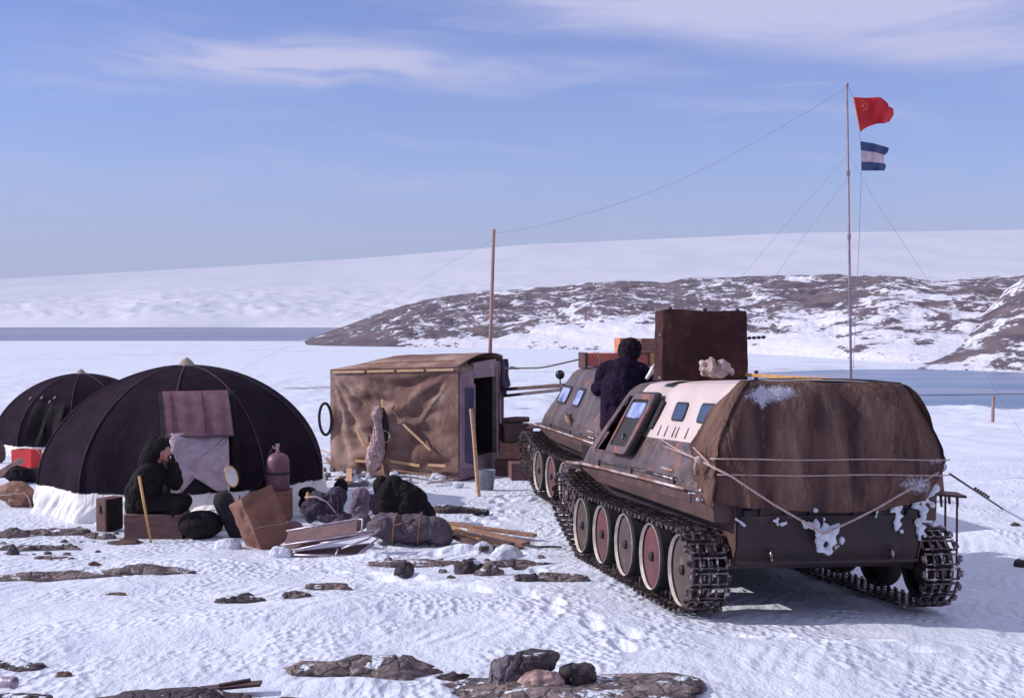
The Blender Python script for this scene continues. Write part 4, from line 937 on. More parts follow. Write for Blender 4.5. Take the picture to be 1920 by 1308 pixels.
# ------------------------------------------------------------------ people
def person_standing():
    t = vw((-.62, 3.62, .88)); rz = math.radians(12)   # faces away and slightly right
    o = MB(); bow = .0
    # body: x right, y forward (he bends forward), z up
    def J(x, y, z): return (x, y, z)
    hip = .80; sh = 1.22
    b = MB()
    for s in (-1, 1):
        b.cap2((s * .10, .0, .82), (s * .12, .03, .45), .095, .07); b.cap2((s * .12, .03, .45), (s * .13, .0, .09), .065, .05); b.cap2((s * .13, -.03, .04), (s * .14, .15, .04), .042, .038)
    b.cap2((0, 0, .82), (0, .06, 1.08), .14, .15); b.cap2((0, .06, 1.08), (.02, .10, 1.24), .16, .13); b.cap2((.02, .11, 1.26), (.04, .15, 1.36), .06, .055)
    b.ell((.06, .17, 1.46), (.078, .095, .115), Euler((.25, 0, 0))); b.ell((.06, .27, 1.45), (.018, .03, .025))
    for s, el, ha in ((-1, (-.29, .18, 1.02), (-.17, .40, .98)), (1, (.30, .22, 1.02), (.22, .44, .92))):
        b.cap2((s * .19, .09, 1.24), el, .065, .05); b.cap2(el, ha, .05, .035)
    body = b.build('person', 'skin', None, remesh=.014, smoothit=3)
    body.matrix_world = Matrix.Translation(t) @ Matrix.Rotation(.20, 4, 'Z') @ Matrix.Rotation(R(-25), 4, 'Z')
    tag(body, 'person in long black coat and fur hat standing by the open door', 'person')
    c = MB()
    c.cap2((0, .0, .70), (0, .04, 1.05), .245, .245); c.cap2((0, .04, 1.05), (.03, .09, 1.24), .245, .18)
    c.cap2((-.02, -.04, .32), (0, .0, .75), .235, .245); c.cap2((.05, .10, .95), (.12, .30, .95), .17, .12); c.cap2((-.13, .08, 1.24), (.16, .1, 1.24), .115, .115)
    c.cap2((.02, .08, 1.27), (.04, .10, 1.36), .13, .10)
    for s, el, ha in ((-1, (-.30, .18, 1.02), (-.18, .38, .98)), (1, (.31, .22, 1.02), (.23, .41, .93))):
        c.cap2((s * .20, .09, 1.22), el, .108, .09); c.cap2(el, ha, .09, .07)
    c.build('coat', 'coat', body, remesh=.012, smoothit=2, disp=(.030, .22, 9))
    tr = MB()
    for s in (-1, 1): tr.cap2((s * .10, .0, .80), (s * .12, .03, .45), .11, .085); tr.cap2((s * .12, .03, .45), (s * .13, .0, .14), .082, .07)
    tr.build('trousers', 'coat', body, remesh=.016, smoothit=2)
    for s in (-1, 1):
        MB().cap2((s * .13, .0, .30), (s * .13, -.01, .07), .078, .062).cap2((s * .13, -.03, .05), (s * .14, .16, .045), .055, .048).build('boot', 'boot', body, remesh=.012, smoothit=2)
    h = MB(); h.ell((.07, .15, 1.50), (.135, .14, .115), Euler((.2, 0, 0))); h.ell((.07, .10, 1.42), (.12, .10, .09))
    for s in (-1, 1): h.ell((.06 + s * .10, .14, 1.46), (.035, .06, .085))
    h.ell((.06, .06, 1.47), (.085, .045, .08))
    h.build('fur_hat', 'fur', body, remesh=.011, smoothit=1, disp=(.03, .02))
    MB().ell((.06, .045, 1.42), (.07, .05, .06)).build('hair', 'fur', body, remesh=.012)
    for s, ha in ((-1, (-.17, .41, .98)), (1, (.22, .45, .92))):
        g_ = MB(); ha = Vector(ha); g_.ell(ha + Vector((0, .03, 0)), (.04, .05, .022))
        for k in range(4): x = (k - 1.5) * .019; g_.tube([ha + Vector((x, .06, 0)), ha + Vector((x, .095 - .004 * abs(k - 1), -.012)), ha + Vector((x, .11, -.04))], [.012, .011, .009], 8)
        g_.tube([ha + Vector((-s * .03, .02, 0)), ha + Vector((-s * .055, .055, -.01)), ha + Vector((-s * .05, .08, -.02))], [.013, .012, .01], 8)
        g_.build('glove', 'boot', body, smooth=True)

def person_seated(boxtop, origin):
    # local: x right in the picture (he faces +x), y away, z up from the ground
    b = MB()
    b.ell((.22, -.02, 1.12), (.095, .080, .115), Euler((0, .35, 0)))           # head
    b.ell((.315, -.03, 1.09), (.03, .018, .028)); b.ell((.30, -.03, 1.045), (.02, .03, .012)); b.ell((.235, -.10, 1.11), (.025, .012, .035)); b.ell((.28, -.03, 1.02), (.03, .035, .03))
    b.cap2((.16, 0, 1.03), (.10, 0, .93), .058, .07)
    b.cap2((-.02, 0, .50), (.02, 0, .70), .15, .15); b.cap2((.02, 0, .70), (.09, 0, .88), .155, .13); b.cap2((.08, -.15, .87), (.08, .15, .87), .075, .075)
    for s in (-1, 1):
        kn = (.46, s * .13 - .02, .47); an = (.30, s * .13 - .02, .10)
        b.cap2((0, s * .10, .47), kn, .10, .07); b.cap2(kn, an, .068, .05); b.cap2((.28, s * .13 - .02, .05), (.46, s * .14 - .02, .045), .042, .036)
    # right arm (near, holding the stick), left arm raised to the face
    b.cap2((.06, -.19, .86), (-.03, -.26, .62), .062, .05); b.cap2((-.03, -.26, .62), (.03, -.36, .74), .05, .035)
    b.cap2((.10, .12, .88), (.36, .06, .70), .062, .05); b.cap2((.36, .06, .70), (.36, -.02, .97), .05, .035)
    body = b.build('person', 'skin', None, remesh=.013, smoothit=2); body.location = origin
    tag(body, 'person in black hooded clothes sitting on a crate before the big tent', 'person')
    c = MB()
    c.cap2((-.05, 0, .46), (.0, 0, .68), .21, .205); c.cap2((.0, 0, .68), (.08, 0, .86), .205, .17); c.cap2((.08, -.15, .85), (.09, .15, .86), .11, .11)
    c.cap2((-.14, 0, .40), (-.10, 0, .6), .13, .16)
    c.cap2((.06, -.19, .86), (-.05, -.27, .62), .095, .08); c.cap2((-.05, -.27, .62), (.02, -.35, .72), .08, .06)
    c.cap2((.10, .12, .88), (.37, .06, .70), .095, .085); c.cap2((.37, .06, .70), (.365, -.0, .93), .085, .07)
    c.build('coat', 'coat2', body, remesh=.012, smoothit=2, disp=(.026, .2, 9))
    tr = MB()
    for s in (-1, 1):
        kn = (.47, s * .13 - .02, .47); an = (.32, s * .13 - .02, .14)
        tr.cap2((0, s * .10, .46), kn, .125, .095); tr.cap2(kn, an, .095, .07)
    tr.build('trousers', 'coat2', body, remesh=.014, smoothit=2)
    for s in (-1, 1): MB().cap2((.34, s * .13 - .02, .24), (.29, s * .13 - .02, .07), .082, .065).cap2((.27, s * .13 - .02, .055), (.47, s * .14 - .02, .05), .055, .046).build('boot', 'boot', body, remesh=.012, smoothit=2)
    h = MB(); h.ell((.175, 0, 1.155), (.145, .125, .15), Euler((0, .35, 0))); h.cap2((.12, 0, 1.16), (.04, 0, .98), .12, .13); h.ell((.13, 0, 1.27), (.07, .07, .05))
    hood = h.build('hood', 'coat2', body, remesh=.013, smoothit=2)
    # open the hood so that the face shows
    cut = MB(); cut.v = []
    f_ = MB(); f_.ell((.285, -.055, 1.10), (.045, .055, .085), Euler((0, .2, 0))); f_.ell((.335, -.06, 1.095), (.022, .02, .026)); f_.build('face', 'skin', body, remesh=.009, smoothit=1)
    g_ = MB(); ha = Vector((.035, -.385, .76)); g_.ell(ha, (.045, .03, .045))
    for k in range(4): z = -.03 + k * .021; g_.tube([ha + Vector((.03, -.01, z)), ha + Vector((.055, -.03, z)), ha + Vector((.03, -.05, z)), ha + Vector((.005, -.045, z))], [.012, .012, .011, .009], 8)
    g_.tube([ha + Vector((-.02, -.01, .03)), ha + Vector((-.01, -.04, .045)), ha + Vector((.02, -.05, .05))], [.013, .012, .01], 8)
    g_.build('glove', 'coat2', body, smooth=True)
    g_ = MB(); ha = Vector((.36, -.04, 1.0)); g_.ell(ha, (.03, .04, .05))
    for k in range(4): y = -.03 + k * .021; g_.tube([ha + Vector((0, y, .04)), ha + Vector((-.015, y, .075)), ha + Vector((-.04, y, .085))], [.012, .011, .009], 8)
    g_.tube([ha + Vector((0, -.03, 0)), ha + Vector((-.03, -.05, .03)), ha + Vector((-.045, -.045, .05))], [.013, .012, .01], 8)
    g_.build('glove', 'coat2', body, smooth=True)
    return body

# ------------------------------------------------------------------ tents
def tent(name, label, c, rad, hgt, rot, front, group, opened):
    t = thing(name, label, 'tent', c, 0, group); n = 10; z0 = .40; front = Vector((front[0], front[1], 0)).normalized(); LAT = Vector((-front.y, front.x, 0))
    prof = []
    for k in range(25):
        a = math.pi / 2 * k / 24; r = rad * math.cos(a) ** 1.03; z = z0 + (hgt - z0) * (math.sin(a)) ** 1.06
        prof.append((max(r, .02), z))
    def P(f, b, off=0.0):        # f in gores
        i = math.floor(f); u = f - i; a0 = rot + i * 2 * math.pi / n; a1 = rot + (i + 1) * 2 * math.pi / n
        k = min(int(b * 24), 23); w = b * 24 - k; r = prof[k][0] * (1 - w) + prof[k + 1][0] * w; z = prof[k][1] * (1 - w) + prof[k + 1][1] * w
        x = r * (math.cos(a0) * (1 - u) + math.cos(a1) * u); y = r * (math.sin(a0) * (1 - u) + math.sin(a1) * u)
        m_ = math.hypot(math.cos(a0) * (1 - u) + math.cos(a1) * u, math.sin(a0) * (1 - u) + math.sin(a1) * u)
        # cloth bellies a little between the hoops
        blend = .12 - .55 * (math.sin(math.pi * u)) ** 2 * min(1, 4 * (1 - b))
        k2 = 1 + (1 / m_ - 1) * blend * 1.0
        wr = .012 * mnoise.noise(Vector((f * 3, b * 5, rot))) * math.sin(math.pi * u)
        return (x * k2 * (1 + wr + off), y * k2 * (1 + wr + off), z + off * .3)
    cm = MB()
    for i in range(n): cm.grid(lambda a, b: P(i + min(max(a, 1e-5), 1 - 1e-5), b), 12, 40)
    cm.build('canopy', 'tent', t, smooth=True)
    for i in range(n):
        MB().tube([P(i + 1e-4, b, .006) for b in np.linspace(0, .97, 24)], .013, 6).build('seam', 'tent_in', t, smooth=True)
    # skirt
    def sk(a, b):
        f = a * n; x, y, z = P(f, 0); L_ = math.hypot(x, y)
        w = .016 * (1 - 4 * abs(mnoise.noise(Vector((f * 5 + b * 1.6, b * .3, 4))))) + .009 * (1 - 4 * abs(mnoise.noise(Vector((f * 11 + b * 2.6, b * .3, 1)))))
        k = (1 + (.005 + .03 * b) + w * (.15 + .85 * math.sin(math.pi * min(b, .75)))); hh = z0 + .01
        gz = Hs(c.x + x * k, c.y + y * k) - c.z
        return (x * k, y * k, hh + (gz - .02 - hh) * b)
    MB().grid(sk, 700, 22, True).build('skirt', 'skirt', t, smooth=True)
    MB().lathe([(.155, hgt - .035), (.12, hgt + .02), (.075, hgt + .075), (.03, hgt + .11), (.01, hgt + .125)], (0, 0, 0), 'z', 12).build('apex_cap', 'cap', t, smooth=True)
    # base hem
    MB().tube([P(f, 0, .004) for f in np.linspace(0, n, 120, endpoint=False)], .012, 6, True).build('hem', 'black', t)
    fa = (math.atan2(front[1], front[0]) - rot) / (2 * math.pi / n) % n
    if opened:
        # doorway: black sheet painting in the shade inside, a pair of cloth curtains, rolled-out canvas awning
        fr = MB()
        def at_(x, z, off):     # point on the tent front at sideways x, height z
            best = None
            b = float(np.interp(z, [p[1] for p in prof], np.linspace(0, 1, 25))); r = float(np.interp(z, [p[1] for p in prof], [p[0] for p in prof]))
            f = fa + math.asin(max(-1, min(1, x / max(r, .3)))) / (2 * math.pi / n); p = Vector(P(f, b)); d = Vector((p.x, p.y, 0)).normalized() if False else Vector((front[0], front[1], 0))
            return p + d * off
        MB().grid(lambda a, b: at_(-.42 + .84 * a, .42 + .80 * b, .012), 12, 12).build('door_shade_sheet', 'black', t)
        for (x0, x1, lx, nm) in ((-.40, .24, 1, 0), (.02, .40, -1, 1)):
            def cu(a, b):
                z = 1.20 - b * .80
                if nm == 0:
                    xr = .40 - .80 * max(0, b - .15) ** 1.0; xr = min(.40, xr); xl = -.42; x = xl + (xr - xl) * a; z = 1.22 - b * (.80 - .02 * a) 
                else:
                    xl = .40 - .62 * math.sin(min(1, b * 1.15) * math.pi * .5) ** 1.6 * (1 if b < .8 else 1 - (b - .8) * 2.2); xr = .40; x = xl + (xr - xl) * a; z = 1.20 - b * (.74 - .10 * (1 - a) ** 2 + .06 * math.sin(a * 3))
                off = .055 + .02 * nm + .02 * math.sin(a * 9 + b * 4) + .01 * mnoise.noise(Vector((a * 4, b * 4, nm)))
                return at_(x, z, off)
            MB().grid(cu, 24, 24).build('door_curtain', 'curtain', t, smooth=True, solid=.006)
        def aw(a, b):
            x = -.455 + .91 * a; z = 1.76 - .58 * b; p = at_(x, 1.72, 0)
            q = at_(x, max(1.22, z), .0); base = at_(0, 1.22, .0); d = Vector((front[0], front[1], 0))
            y0 = at_(0, 1.78, .11); y1 = at_(0, 1.22, .13); k = b ** .9
            s_ = Vector((-front[1], front[0], 0)) if False else Vector((1, 0, 0))
            c_ = y0 * (1 - k) + y1 * k; c_.z = 0
            return c_ + LAT * x + front * (.02 * math.sin(math.pi * b) + .006 * math.sin(a * 25)) + Vector((0, 0, z))
        MB().grid(aw, 24, 12).build('door_awning', 'awning', t, solid=.02)
        for x in (-.455, -.34, .10, .485):
            MB().tube([Vector(aw((x + .455) / .94, b)) + front * .014 for b in np.linspace(0.01, .99, 8)], .007, 6).build('awning_seam', 'tent_in', t)
        MB().tube([aw(a, 1.0) for a in np.linspace(0, 1, 8)], .022, 8).build('awning_pole', 'awning', t)
        for sx in (-.50, .47):
            MB().grid(lambda a, b: at_(sx + (.12 * a - .03), 1.75 - 1.3 * b, .03 + .03 * math.sin(a * 3.1)), 6, 14).build('door_flap', 'sackdark', t, solid=.01, smooth=True)
    else:
        def at2(x, z, off):
            b = float(np.interp(z, [p[1] for p in prof], np.linspace(0, 1, 25))); r = float(np.interp(z, [p[1] for p in prof], [p[0] for p in prof]))
            f = fa + math.asin(max(-1, min(1, x / max(r, .3)))) / (2 * math.pi / n); p = Vector(P(f, b)); return p + Vector((front[0], front[1], 0)) * off
        for k, (x0, x1, zt) in enumerate(((-.42, .02, 1.45), (-.02, .38, 1.42))):
            MB().grid(lambda a, b: at2(x0 + (x1 - x0) * a + .12 * b * (1 if k else -1) * .6, zt - (zt - .45) * b, .07 + .05 * math.sin(a * 6 + b * 3 + k) * (.3 + b)), 14, 14).build('door_flap', 'sackdark', t, smooth=True, solid=.012)
        for x, z in ((-.75, 1.52), (-.36, 1.55), (-.12, 1.45), (-.03, 1.55)):
            MB().tube([at2(x, z, .06), at2(x + .02, z + .06, .07)], .018, 6).build('door_tie', 'rope', t)
        MB().grid(lambda a, b: at2(-.5 + .5 * a, .42 + .35 * b, .02), 6, 6).build('door_shade_sheet', 'black', t)  # black sheet on the uncut canopy, colouring in the dark behind the flaps
    return t

def tents():
    c = Wd(350, 700, 18.3); cz = Hs(c.x, c.y); cz = -.28
    PADS.append((c.x, c.y, 2.4, cz))
    tent('dome_tent', 'large black dome tent with open doorway and white skirt', Vector((c.x, 18.3, cz)), 2.13, 2.09, R(-81), (.35, -.93), 'dome tents of the camp', True)
    c2 = Wd(152, 700, 31.5)
    tent('dome_tent', 'smaller-looking black dome tent farther back with its door tied shut', Vector((c2.x, 31.5, Hs(c2.x, 31.5) - .02)), 2.16, 2.12, R(-78), (-.08, -1), 'dome tents of the camp', False)

# ------------------------------------------------------------------ canvas hut
def hut():
    B = Vector((-.955, 21.5, 0)); A = Vector((-3.40, 22.5, 0)); ex = (A - B).normalized(); Lw = (A - B).length; ey = Vector((-ex.y, ex.x, 0)); ey = ey if ey.y > 0 else -ey
    z0 = -.36; t = thing('canvas_hut', 'box-shaped hut covered in brown canvas with an open door', 'hut', (B.x, B.y, z0))
    Wd_ = 2.05
    def P(u, v, z): return tuple(ex * u + ey * v + Vector((0, 0, z)))      # u along the long wall from the door corner, v back
    hF, hB, hA = 2.03, 2.10, 1.94
    def hz(u, v): return (hF + (hA - hF) * u / Lw) + .0 + (.22 * math.sin(math.pi * min(1, v / Wd_ * .75)) * (1 - .75 * max(0, u / Lw - .72) / .28 if u / Lw > .72 else 1)) * (1 if True else 0) + .0
    def wall(a, b):
        u = a * Lw; z = b * hz(u, 0)
        d = 0
        # wrinkles radiating from the upper left corner, slack belly low down, a pulled diagonal near the door
        x_, y_ = (1 - a) * Lw, (1 - b) * 1.9
        r_ = math.hypot(x_, y_); th = math.atan2(y_, x_ + .01)
        d += .030 * math.sin(th * 22 + 2 * mnoise.noise(Vector((r_ * 1.3, th * 3, 0)))) * math.exp(-((r_ - 1.1) / .8) ** 2) * (1 if th > .5 else .3)
        x2, y2 = a * Lw, (1 - b) * 1.9; r2 = math.hypot(x2, y2); th2 = math.atan2(y2, x2 + .01)
        d += .035 * math.sin(th2 * 15) * math.exp(-((r2 - .9) / .5) ** 2) * (th2 < .9)
        d += .05 * mnoise.noise(Vector((a * 3.2, b * 3.5, 2))) + .03 * mnoise.noise(Vector((a * 4 + b * 6, b * 7 - a * 3, 5))) * 1.3 + .014 * mnoise.noise(Vector((a * 14, b * 16, 8)))
        d += .07 * math.exp(-((b - .2) / .16) ** 2) * (.5 + mnoise.noise(Vector((a * 3, 1, 1))))
        d += .022 * math.sin((a * 2.2 + b * 3.4) * 6 + 3 * mnoise.noise(Vector((a * 2, b * 2, 11)))) * ss(.65, .1, np.float64(b)) + .02 * mnoise.noise(Vector((a * 2 + b * 9, b * 3 - a * 6, 21)))
        d *= 1.35
        d *= min(1, 6 * a) * min(1, 6 * (1 - a)) * min(1, 8 * (1 - b))
        return P(u, -d - .02, z)
    MB().grid(wall, 130, 90).build('canvas_wall', 'canvas', t, smooth=True)
    MB().grid(lambda a, b: P(Lw + .03 * mnoise.noise(Vector((a * 5, b * 5, 0))), a * Wd_, b * hz(Lw, a * Wd_)), 20, 20).build('canvas_wall', 'canvas', t, smooth=True)
    MB().grid(lambda a, b: P(a * Lw, Wd_, b * hz(a * Lw, Wd_)), 20, 4).build('canvas_wall', 'canvas', t)
    MB().grid(lambda a, b: P(a * Lw, b * (Wd_ + .02) - .03, hz(a * Lw, b * Wd_) + .012 * mnoise.noise(Vector((a * 9, b * 6, 3)))), 50, 24).build('canvas_roof', 'canvas', t, smooth=True, solid=.01)
    # laths nailed along the eave and roof
    def lath(u0, v0, zz0, u1, v1, zz1, w=.045, nm='lath', m='lath'):
        return MB().bar(P(u0, v0, zz0), P(u1, v1, zz1), w, .02, up=tuple(ey)).build(nm, m, t)
    for (u0, u1) in ((.08, .62), (.68, 1.22), (1.28, 1.84), (1.90, 2.58)): lath(u0, -.045, hz(u0, 0) - .045, u1, -.045, hz(u1, 0) - .045)
    for (u0, u1) in ((.25, .88), (.94, 1.36), (1.42, 2.2)): lath(u0, .32, hz(u0, .32) + .02, u1, .32, hz(u1, .32) + .02, .035, m='wood')
    for (u0, z_0, u1, z_1, w) in ((1.05, .98, .50, .53, .04), (2.03, .86, 1.86, .70 - .15, .05), (1.48, 1.42, 1.47, 1.27, .05), (.20, .26, .55, .26, .05), (.72, .24, 1.32, .30, .05), (1.72, .27, 2.05, .27, .05)):
        lath(u0, -.135, z_0, u1, -.135, z_1, w)
    # end wall with the doorway: posts and boards either side
    fr = 'frame'
    MB().hexa([P(-.02, .02, .0), P(-.02, .62, .0), P(.04, .62, 0), P(.04, .02, 0), P(-.02, .02, 1.95), P(-.02, .62, 1.97), P(.04, .62, 1.97), P(.04, .02, 1.95)]).build('door_post', fr, t)
    MB().hexa([P(-.02, 1.62, .0), P(-.02, 2.0, .0), P(.04, 2.0, 0), P(.04, 1.62, 0), P(-.02, 1.62, 2.08), P(-.02, 2.0, 2.08), P(.04, 2.0, 2.08), P(.04, 1.62, 2.08)]).build('end_board', fr, t)
    for v in (1.62, 1.78, 1.94): MB().hexa([P(-.05, v, .0), P(-.05, v + .05, .0), P(-.02, v + .05, 0), P(-.02, v, 0), P(-.05, v, 2.05), P(-.05, v + .05, 2.05), P(-.02, v + .05, 2.05), P(-.02, v, 2.05)]).build('batten', 'frame', t)
    MB().hexa([P(-.03, .60, 1.80), P(-.03, 1.64, 1.80), P(.04, 1.64, 1.80), P(.04, .60, 1.80), P(-.03, .60, 2.08), P(-.03, 1.64, 2.13), P(.04, 1.64, 2.13), P(.04, .60, 2.08)]).build('lintel', fr, t)
    MB().hexa([P(-.04, .0, .0), P(-.04, 2.0, .0), P(.05, 2.0, 0), P(.05, 0, 0), P(-.04, 0, .34), P(-.04, 2.0, .34), P(.05, 2.0, .34), P(.05, 0, .34)]).build('threshold_board', 'frame', t)
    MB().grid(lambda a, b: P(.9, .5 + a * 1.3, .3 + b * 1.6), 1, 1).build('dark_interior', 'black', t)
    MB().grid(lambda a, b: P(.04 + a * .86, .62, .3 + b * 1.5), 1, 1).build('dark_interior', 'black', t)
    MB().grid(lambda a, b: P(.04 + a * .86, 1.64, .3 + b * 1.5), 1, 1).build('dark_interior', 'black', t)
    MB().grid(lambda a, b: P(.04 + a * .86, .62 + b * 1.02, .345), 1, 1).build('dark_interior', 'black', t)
    # door leaf, hinged on the near post, swung outwards
    dx = (-ex * .10 - ey * .0); h0 = Vector(P(-.05, .30, 0)); dirn = (-ex * .30 + ey * .14).normalized() * .0 + Vector((.22, -.10, 0)).normalized()
    dl = .40; dirn = Vector((.55, .05, 0)).normalized() * 1.0
    a_ = Vector(P(-.03, -.02, .22)); b_ = a_ + dirn * .28
    d = MB().hexa([a_, b_, b_ + Vector((0, .03, 0)), a_ + Vector((0, .03, 0)), a_ + Vector((0, 0, 1.52)), b_ + Vector((0, 0, 1.50)), b_ + Vector((0, .03, 1.50)), a_ + Vector((0, .03, 1.52))]).build('door', 'frame', t, bevel=.004)
    a2 = a_ + dirn * .09 + Vector((0, -.008, .10)); b2 = b_ - dirn * .03 + Vector((0, -.008, .06))
    MB().hexa([a2, b2, b2 + Vector((0, .006, 0)), a2 + Vector((0, .006, 0)), a2 + Vector((0, 0, 1.34)), b2 + Vector((0, 0, 1.38)), b2 + Vector((0, .006, 1.38)), a2 + Vector((0, .006, 1.34))]).build('door_panel', 'door', d)
    # canvas hanging over the far roof corner
    MB().grid(lambda a, b: P(-.06 - .05 * b - .03 * math.sin(a * 7), 1.80 + .30 * a + .03 * math.sin(b * 8), 2.12 - b * .75 * (1 - .3 * a)), 10, 12).build('canvas_flap', 'navy', t, smooth=True, solid=.01)
    MB().grid(lambda a, b: P(.10 - .16 * b, .0 + .5 * a, 2.03 - .12 * b + .08 * a), 6, 4).build('canvas_flap', 'canvas', t, smooth=True, solid=.01)
    org = Vector((B.x, B.y, z0))
    # hose coil, net with black coil behind
    def Wp(u, v, z): return org + Vector(P(u, v, z))
    q = Wp(Lw + .06, -.10, 1.02)
    tag(MB().tube([q + Vector((math.cos(a) * .115, -.05 * math.sin(a), math.sin(a) * .30)) for a in np.linspace(0, 2 * math.pi, 28, endpoint=False)], .028, 8, True).build('hose_coil', 'rubber', None, smooth=True), 'black rubber hose ring hanging on the left end of the hut', 'hose')
    q = Wp(1.66, -.16, .95); b = MB()
    for k in range(5): b.tube([q + Vector((.14 + math.cos(a) * (.13 - .008 * k), -.02 * k, -.10 + math.sin(a) * (.42 - .02 * k) - .05 * k)) for a in np.linspace(0, 2 * math.pi, 26, endpoint=False)], .022, 6, True)
    tag(b.build('cable_coil', 'rubber', None, smooth=True), 'long black cable coil hanging behind the pale net on the hut', 'cable coil')
    b = MB(); q = Wp(1.52, -.26, 0)
    for (z, r, x) in ((1.28, .03, .02), (1.15, .085, -.02), (1.05, .06, -.02), (.90, .07, .0), (.70, .10, -.01), (.5, .14, -.04), (.35, .14, -.08), (.20, .09, -.10), (.05, .05, -.12)):
        pass
    zs = [(1.26, .05, .02), (1.14, .10, .0), (1.02, .06, .01), (.85, .085, .02), (.65, .125, .01), (.45, .165, -.03), (.30, .15, -.06), (.15, .08, -.10), (.03, .06, -.12)]
    for i in range(len(zs) - 1):
        b.cap2(q + Vector((zs[i][2], 0, zs[i][0])), q + Vector((zs[i + 1][2], 0, zs[i + 1][0])), zs[i][1], zs[i + 1][1])
    net = b.build('fishing_net', 'net', None, remesh=.014, smoothit=1, disp=(.05, .035)); tag(net, 'bundled pale net hanging down the front of the canvas hut', 'net')
    rr = random.Random(3); s_ = MB()
    for k in range(26):
        a0 = rr.uniform(0, 6.28); P_ = []
        for i in range(9):
            z, r, x = zs[i]; a = a0 + .5 * i; P_.append(q + Vector((x + math.cos(a) * r * 1.05, math.sin(a) * r * 1.05, z)))
        s_.tube(P_, .006, 5)
    s_.tube([q + Vector((.13 * math.cos(a) + .12, -.05, .75 + .11 * math.sin(a))) for a in np.linspace(-2, 2, 12)], .008, 6)
    s_.build('net_strand', 'rope', net)
    # clutter at the base
    def gp(px, py, dz=0): return G(px, py) + Vector((0, 0, dz))
    def plank(x0, y0, x1, y1, w, h, m, label, dz=.02, dz2=None, nm='plank', grp=None):
        return tag(MB().bar(gp(x0, y0, dz), gp(x1, y1, dz if dz2 is None else dz2), w, h).build(nm, m, None, bevel=.002), label, 'plank', grp)
    plank(624, 872, 690, 886, .10, .03, 'lath', 'pale plank on the snow left of the hanging net', .05)
    plank(612, 862, 640, 900, .08, .03, 'wood', 'short brown plank sloping between tent and hut', .05)
    plank(630, 908, 700, 884, .06, .03, 'wood_dark', 'dark plank leaning across the rubble between tent and hut', .08)
    plank(600, 852, 650, 872, .05, .03, 'rope', 'bleached stick in the rubble at the left hut corner', .12)
    plank(655, 890, 654, 915, .10, .05, 'lath', 'short pale wood block standing behind the sacks', .10)
    tag(MB().tube([gp(612 + 26 * math.cos(a), 870 + 12 * math.sin(a), .10 + .05 * math.sin(a)) for a in np.linspace(0, 4.6, 24)], .010, 6).build('wire_loop', 'rope', None, smooth=True), 'loose wire loop on the snow at the left hut corner', 'wire')
    rr = random.Random(11)
    for k in range(12):
        p = gp(rr.uniform(606, 700), rr.uniform(866, 900), .03)
        o = rock_mesh(.10, rr.uniform(.6, 1.2), .05, 200 + k); o.location = p; tag(o, 'small rubble piece between the big tent and the hut', 'stone', 'rubble between tent and hut')
    for k in range(16):
        p = gp(rr.uniform(640, 860), rr.uniform(890, 914), .05); o = rock_mesh(rr.uniform(.08, .2), rr.uniform(.6, 1), rr.uniform(.04, .08), 400 + k, 'snowlump', 3, .4, 'snow_clod'); o.location = p; tag(o, 'broken snow clod at the foot of the canvas hut', 'snow lump', 'snow clods along the foot of the hut')
    plank(735, 893, 800, 902, .06, .03, 'wood', 'brown lath lying on the snow under the hut wall', .12)
    plank(800, 912, 850, 905, .05, .03, 'rope', 'bleached lath lying on the snow before the hut corner', .06)
    # bucket, stake
    p = G(912, 918); bk = thing('bucket', 'galvanised bucket standing below the hut door', 'bucket', p)
    MB().lathe([(.115, 0), (.155, .33), (.160, .335), (.150, .335), (.112, .02), (.01, .02)], (0, 0, 0), 'z', 24).build('pail', 'bucket', bk, smooth=True)
    MB().tube([(math.cos(a) * .155, 0, .33 - .10 * math.sin(a)) for a in np.linspace(0, math.pi, 12)], .006, 6).build('handle', 'steel', bk)
    p = G(898, 930); q = Wd(883, 766, p.y + .05)
    tag(MB().tube([p + Vector((0, 0, -.05)), p.lerp(q, .35), p.lerp(q, .7) + Vector((.006, 0, 0)), q], [.036, .034, .032, .030], 7).build('wooden_stake', 'lath', None, smooth=False), 'upright wooden stake in the snow before the hut door', 'stake')
    # cans by the corner
    for k, (px, py, lb) in enumerate(((843, 893, 'shiny tin can in the snow at the hut corner'), (760, 900, 'dented tin lying in the snow under the hut laths'), (868, 868, 'tin can half buried beside the hut doorstep'))):
        p = G(px, py); o = MB().lathe([(.045, 0), (.05, .01), (.05, .10), (.045, .11), (.001, .11)], (0, 0, 0), 'z', 16).build('tin_can', 'alu', None, smooth=False); o.location = p + Vector((0, 0, .03)); o.rotation_euler = (R(70 + k * 10), 0, k * 1.3); tag(o, lb, 'tin can')
    # stack of boxes between hut and second carrier
    rr = random.Random(21)
    rows = [(948, 893, 2, 'brown wooden box lowest in the stack behind the hut', 'crate'), (972, 890, 2, 'reddish box beside the second carrier track', 'crate')]
    zb = 0
    base = G(955, 896); 
    lab = ['dark crate at the bottom of the stack between hut and carriers', 'reddish crate in the middle of the stack between hut and carriers', 'brown crate on top of the stack between hut and carriers',
           'dark low box on the snow right of the box stack', 'pinkish carton in the stack nearest the second carrier track', 'cut log on the top of the box stack', ]
    base = Wd(955, 700, 22.6); gz = Hs(base.x, base.y)
    for k in range(3):
        o = MB().box((0, 0, .16), (.55, .5, .31)).build('crate', ['crate', 'wood', 'wood_dark'][k], None, bevel=.008); o.location = (base.x + .04 * k + .05, base.y, gz + .325 * k); o.rotation_euler = (0, 0, .2 * (k - 1)); tag(o, lab[k], 'crate', 'crates stacked behind the hut')
